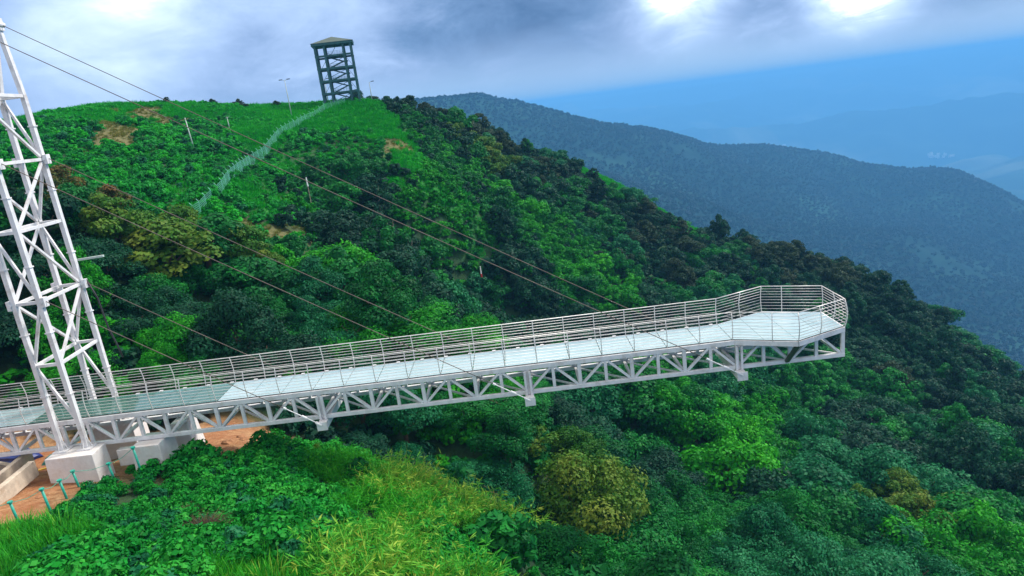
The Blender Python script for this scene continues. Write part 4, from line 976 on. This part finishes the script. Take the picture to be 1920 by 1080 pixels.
# low concrete walls and building site things
def wall(pts, w, h, label):
    root = tag(empty('low_wall', (pts[0][0], pts[0][1], 0)), label, 'low wall'); O = Vector(root.location)
    for a, b in zip(pts[:-1], pts[1:]):
        za = max(ground(*a), ground(*b))
        MB().bar(Vector((a[0], a[1], za+h/2-.25))-O, Vector((b[0], b[1], ground(*b)+h/2-.25))-O, w, h+.5).build('wall_run', M['kerb'], root, bevel=.02)
wall([(-33.9, 2.6), (-29.9, .9), (-29.5, -5.0)], .30, .42, 'angled low raw concrete wall on the orange soil')
wall([(-28.35, -1.0), (-28.0, -6.6)], .34, .40, 'straight low concrete wall beside the pylon pedestal')
def lump(name, x, y, sx_, sy_, sz, mat, label, cat, seed, sub=3):
    import bmesh
    bm = bmesh.new(); bmesh.ops.create_icosphere(bm, subdivisions=sub, radius=1.0); r = np.random.RandomState(seed)
    for v in bm.verts:
        n = vnoise(np.array([v.co.x*2+seed]), np.array([v.co.y*2+v.co.z*1.7]), .9, 3, seed)[0]
        k = .72+.6*n; v.co = Vector((v.co.x*sx_*k, v.co.y*sy_*k, max(-.2, v.co.z)*sz*k))
    me = bpy.data.meshes.new(name); bm.to_mesh(me); bm.free()
    o = link(name, me, M[mat], loc=(x, y, ground(x, y))); tag(o, label, cat); return o
lump('tarpaulin', -34.6, 5.4, 1.5, .9, .55, 'blue', 'crumpled dark blue tarpaulin heap under the bridge at left', 'tarpaulin', 4)
lump('tarpaulin', -31.2, 4.6, 1.1, .8, .5, 'tealcloth', 'crumpled teal tarpaulin beside the pylon pedestal', 'tarpaulin', 6)
r = random.Random(4)
for i, (x, y, s) in enumerate(((-19.2, 2.6, .30), (-18.6, 3.4, .22), (-17.6, 2.4, .26), (-19.8, 1.0, .24), (-16.6, 3.3, .2), (-26.4, -3.6, .16), (-27.0, -5.6, .18), (-18.1, 1.2, .2), (-15.9, 2.0, .24), (-20.4, .2, .26), (-17.0, 1.6, .16), (-19.0, 4.1, .25))):
    o = lump('rock', x, y, s*1.3, s, s*.8, 'rock', 'small orange rock lying on the bare soil by the pedestals', 'rock', 20+i, 2); o['group'] = 'loose orange rocks on the bare soil'
for i, (x, y, a) in enumerate(((-30.4, 2.5, 20), (-29.2, 3.3, 75))):
    z = ground(x, y)+.08; mb = MB().box(-1.3, 1.3, -.07, .07, -.03, .03)
    o = mb.build('timber_plank', M['yellow'] if i == 0 else M['wood'], loc=(x, y, z)); o.rotation_euler = (0, R_(-4), R_(a))
    tag(o, ['yellow painted plank lying on the soil under the bridge', 'bare timber plank lying on the soil under the bridge'][i], 'plank')
# marker posts standing on the flank
for x, y, red, lab in ((-33.8, 78.0, False, 'white marker post in the dark hollow left of the ravine'), (-8.1, 94.5, True, 'white marker post with red base on the dark flank')):
    z = ground(x, y)+3.6; o = tag(empty('marker_post', (x, y, z-3.6)), lab, 'marker post')
    MB().tube([(0, 0, 0), (0, 0, 4.6)], .06, 7).build('post_shaft', M['palebark'], o)
    MB().tube([(0, 0, 4.2), (0, 0, 5.7)], .14, 8, .10).build('post_top', M['white'], o)
    if red: MB().tube([(0, 0, 3.5), (0, 0, 4.19)], .20, 8, .16).build('red_band', M['red'], o)
# bare trees
def bare(x, y, h, seed, label):
    r = random.Random(seed); o = tag(empty('dead_tree', (x, y, ground(x, y))), label, 'tree')
    mb = MB(); mb.tube([(0, 0, -.8), (r.uniform(-.3, .3), 0, h*.5), (r.uniform(-.7, .7), .2, h)], .11, 7, .03); mb.build('trunk', M['palebark'], o)
    mb = MB()
    for i in range(7):
        a = r.uniform(0, 6.28); z = h*r.uniform(.5, .95); l = h*r.uniform(.07, .16)
        mb.tube([(0, 0, z), (l*.5*math.cos(a), l*.5*math.sin(a), z+l*.3), (l*math.cos(a), l*math.sin(a), z+l*.75)], .035, 4, .012)
    mb.build('branches', M['palebark'], o)
bare(-16.7, 66.4, 8.5, 1, 'pale bare dead tree in the dark gully behind the bridge')
bare(-24.0, 84.0, 9.5, 2, 'thin pale dead tree among dark trees under the grassy ridge')
bare(-21.0, 79.0, 9.0, 3, 'thin pale dead tree nearer the bridge, right of another')
bare(.5, 55.0, 9.0, 5, 'bare slim trunk rising just below the middle anchor')
for i, (x, y, h) in enumerate(((-76, 150, 2.6), (-70, 152, 3.0), (-67, 148, 2.2), (-83, 140, 2.2), (-60, 152, 2.5))):
    z = ground(x, y); o = tag(empty('bush', (x, y, z)), 'scraggly brown bush on the skyline of the meadow', 'bush', 'brown bushes on the skyline'); o.scale = (.38, .38, h/7)
    c = link('crown', COARSE[i % 4], parent=o); set_mat(c, L['brown'])

# heaps of dead brush lying in the foreground weeds
for i, (x, y, s, lab) in enumerate(((-15.7, -8.4, .8, 'larger heap of dead brown brush in the foreground weeds'), (-17.2, -6.6, .55, 'smaller heap of dead brown brush just behind the larger one'))):
    o = link('brush_heap', blade_mesh('brush_heap', 90+i, 420, 1.1, .022, .75, 1.3, side=1), loc=(x, y, ground(x, y)+.15)); o.scale = (s, s, s*.9)
    o.data.materials.append(L['twig']); tag(o, lab, 'brush heap', 'dead brush heaps')

# houses far out in the lowlands
def far_pt(px_, py_):
    d = fw+cR*((px_-960)/FPX)-cU*((py_-540)/FPX); p = Vector(CAM); t = 3000.0
    while t < 23000:
        q = CAM+d*(t/math.hypot(d.x, d.y))
        if abs(q.x) < 20500 and q.z < lhz(q.x, q.y): return q
        t += 25
    return None
r = random.Random(8); hm = None; HS = []
for cx, cy_, n in ((1765, 294, 14), (1475, 282, 6), (1240, 252, 6), (1810, 490, 0)):
    for i in range(n):
        q = far_pt(cx+r.uniform(-24, 24), cy_+r.uniform(-5, 5))
        if q is None: continue
        z = lhz(q.x, q.y); s = r.uniform(1.2, 2.2)
        o = empty('house', (q.x, q.y, z+2), r.uniform(0, 3)); o.scale = (s, s, s); o['label'] = ''; o['category'] = 'house'; o['group'] = 'far houses in the haze'; HS.append((cx, q, o))
        if hm is None:
            a = MB().box(-11, 11, -7, 7, -6, 9); wl = bpy.data.meshes.new('wall'); wl.from_pydata(a.v, [], a.f); wl.materials.append(M['white'])
            b = MB(); b.v = [(-12, -8, 9.1), (12, -8, 9.1), (12, 8, 9.1), (-12, 8, 9.1), (-12, 0, 14), (12, 0, 14)]; b.f = [(0, 1, 5, 4), (2, 3, 4, 5), (0, 4, 3), (1, 2, 5), (3, 2, 1, 0)]
            rfm = bpy.data.meshes.new('roof'); rfm.from_pydata(b.v, [], b.f); rfm.materials.append(M['pole']); hm = (wl, rfm)
        link('wall', hm[0], parent=o); link('roof', hm[1], parent=o)

for cx, nm in ((1765, 'right'), (1475, 'middle'), (1240, 'left')):
    hs = sorted([h for h in HS if h[0] == cx], key=lambda h: float(project(np.array([h[1].x]), np.array([h[1].y]), np.array([h[1].z]))[0][0]))
    for i, h in enumerate(hs): h[2]['label'] = 'tiny white house in the hazy %s valley settlement, %s from the left' % (nm, ORD(i+1))
for key, txt in (('loose orange rocks on the bare soil', 'small orange rock on the bare soil by the pedestals, %s from the left'), ('brown bushes on the skyline', 'scraggly brown bush on the meadow skyline, %s from the left')):
    os_ = sorted([o for o in COL.objects if o.get('group') == key], key=lambda o: float(project(np.array([o.location.x]), np.array([o.location.y]), np.array([o.location.z]))[0][0]))
    for i, o in enumerate(os_): o['label'] = txt % ORD(i+1)

# ------------------------------------------------------------------ haze
hb = MB().box(-24000, 24000, -3000, 24500, -1341, 62)
mt = bpy.data.materials.new('haze_air'); mt.use_nodes = True; mt.node_tree.nodes.clear(); g = NG(mt.node_tree)
pv = g.n('ShaderNodeVolumePrincipled'); pv.inputs['Color'].default_value = (.155, .475, .90, 1); pv.inputs['Density'].default_value = HAZE = 0.00019
pv.inputs['Anisotropy'].default_value = 0.0
mo = g.n('ShaderNodeOutputMaterial'); g.l(pv.outputs[0], mo.inputs['Volume'])
tag(hb.build('haze', mt), kind='stuff')
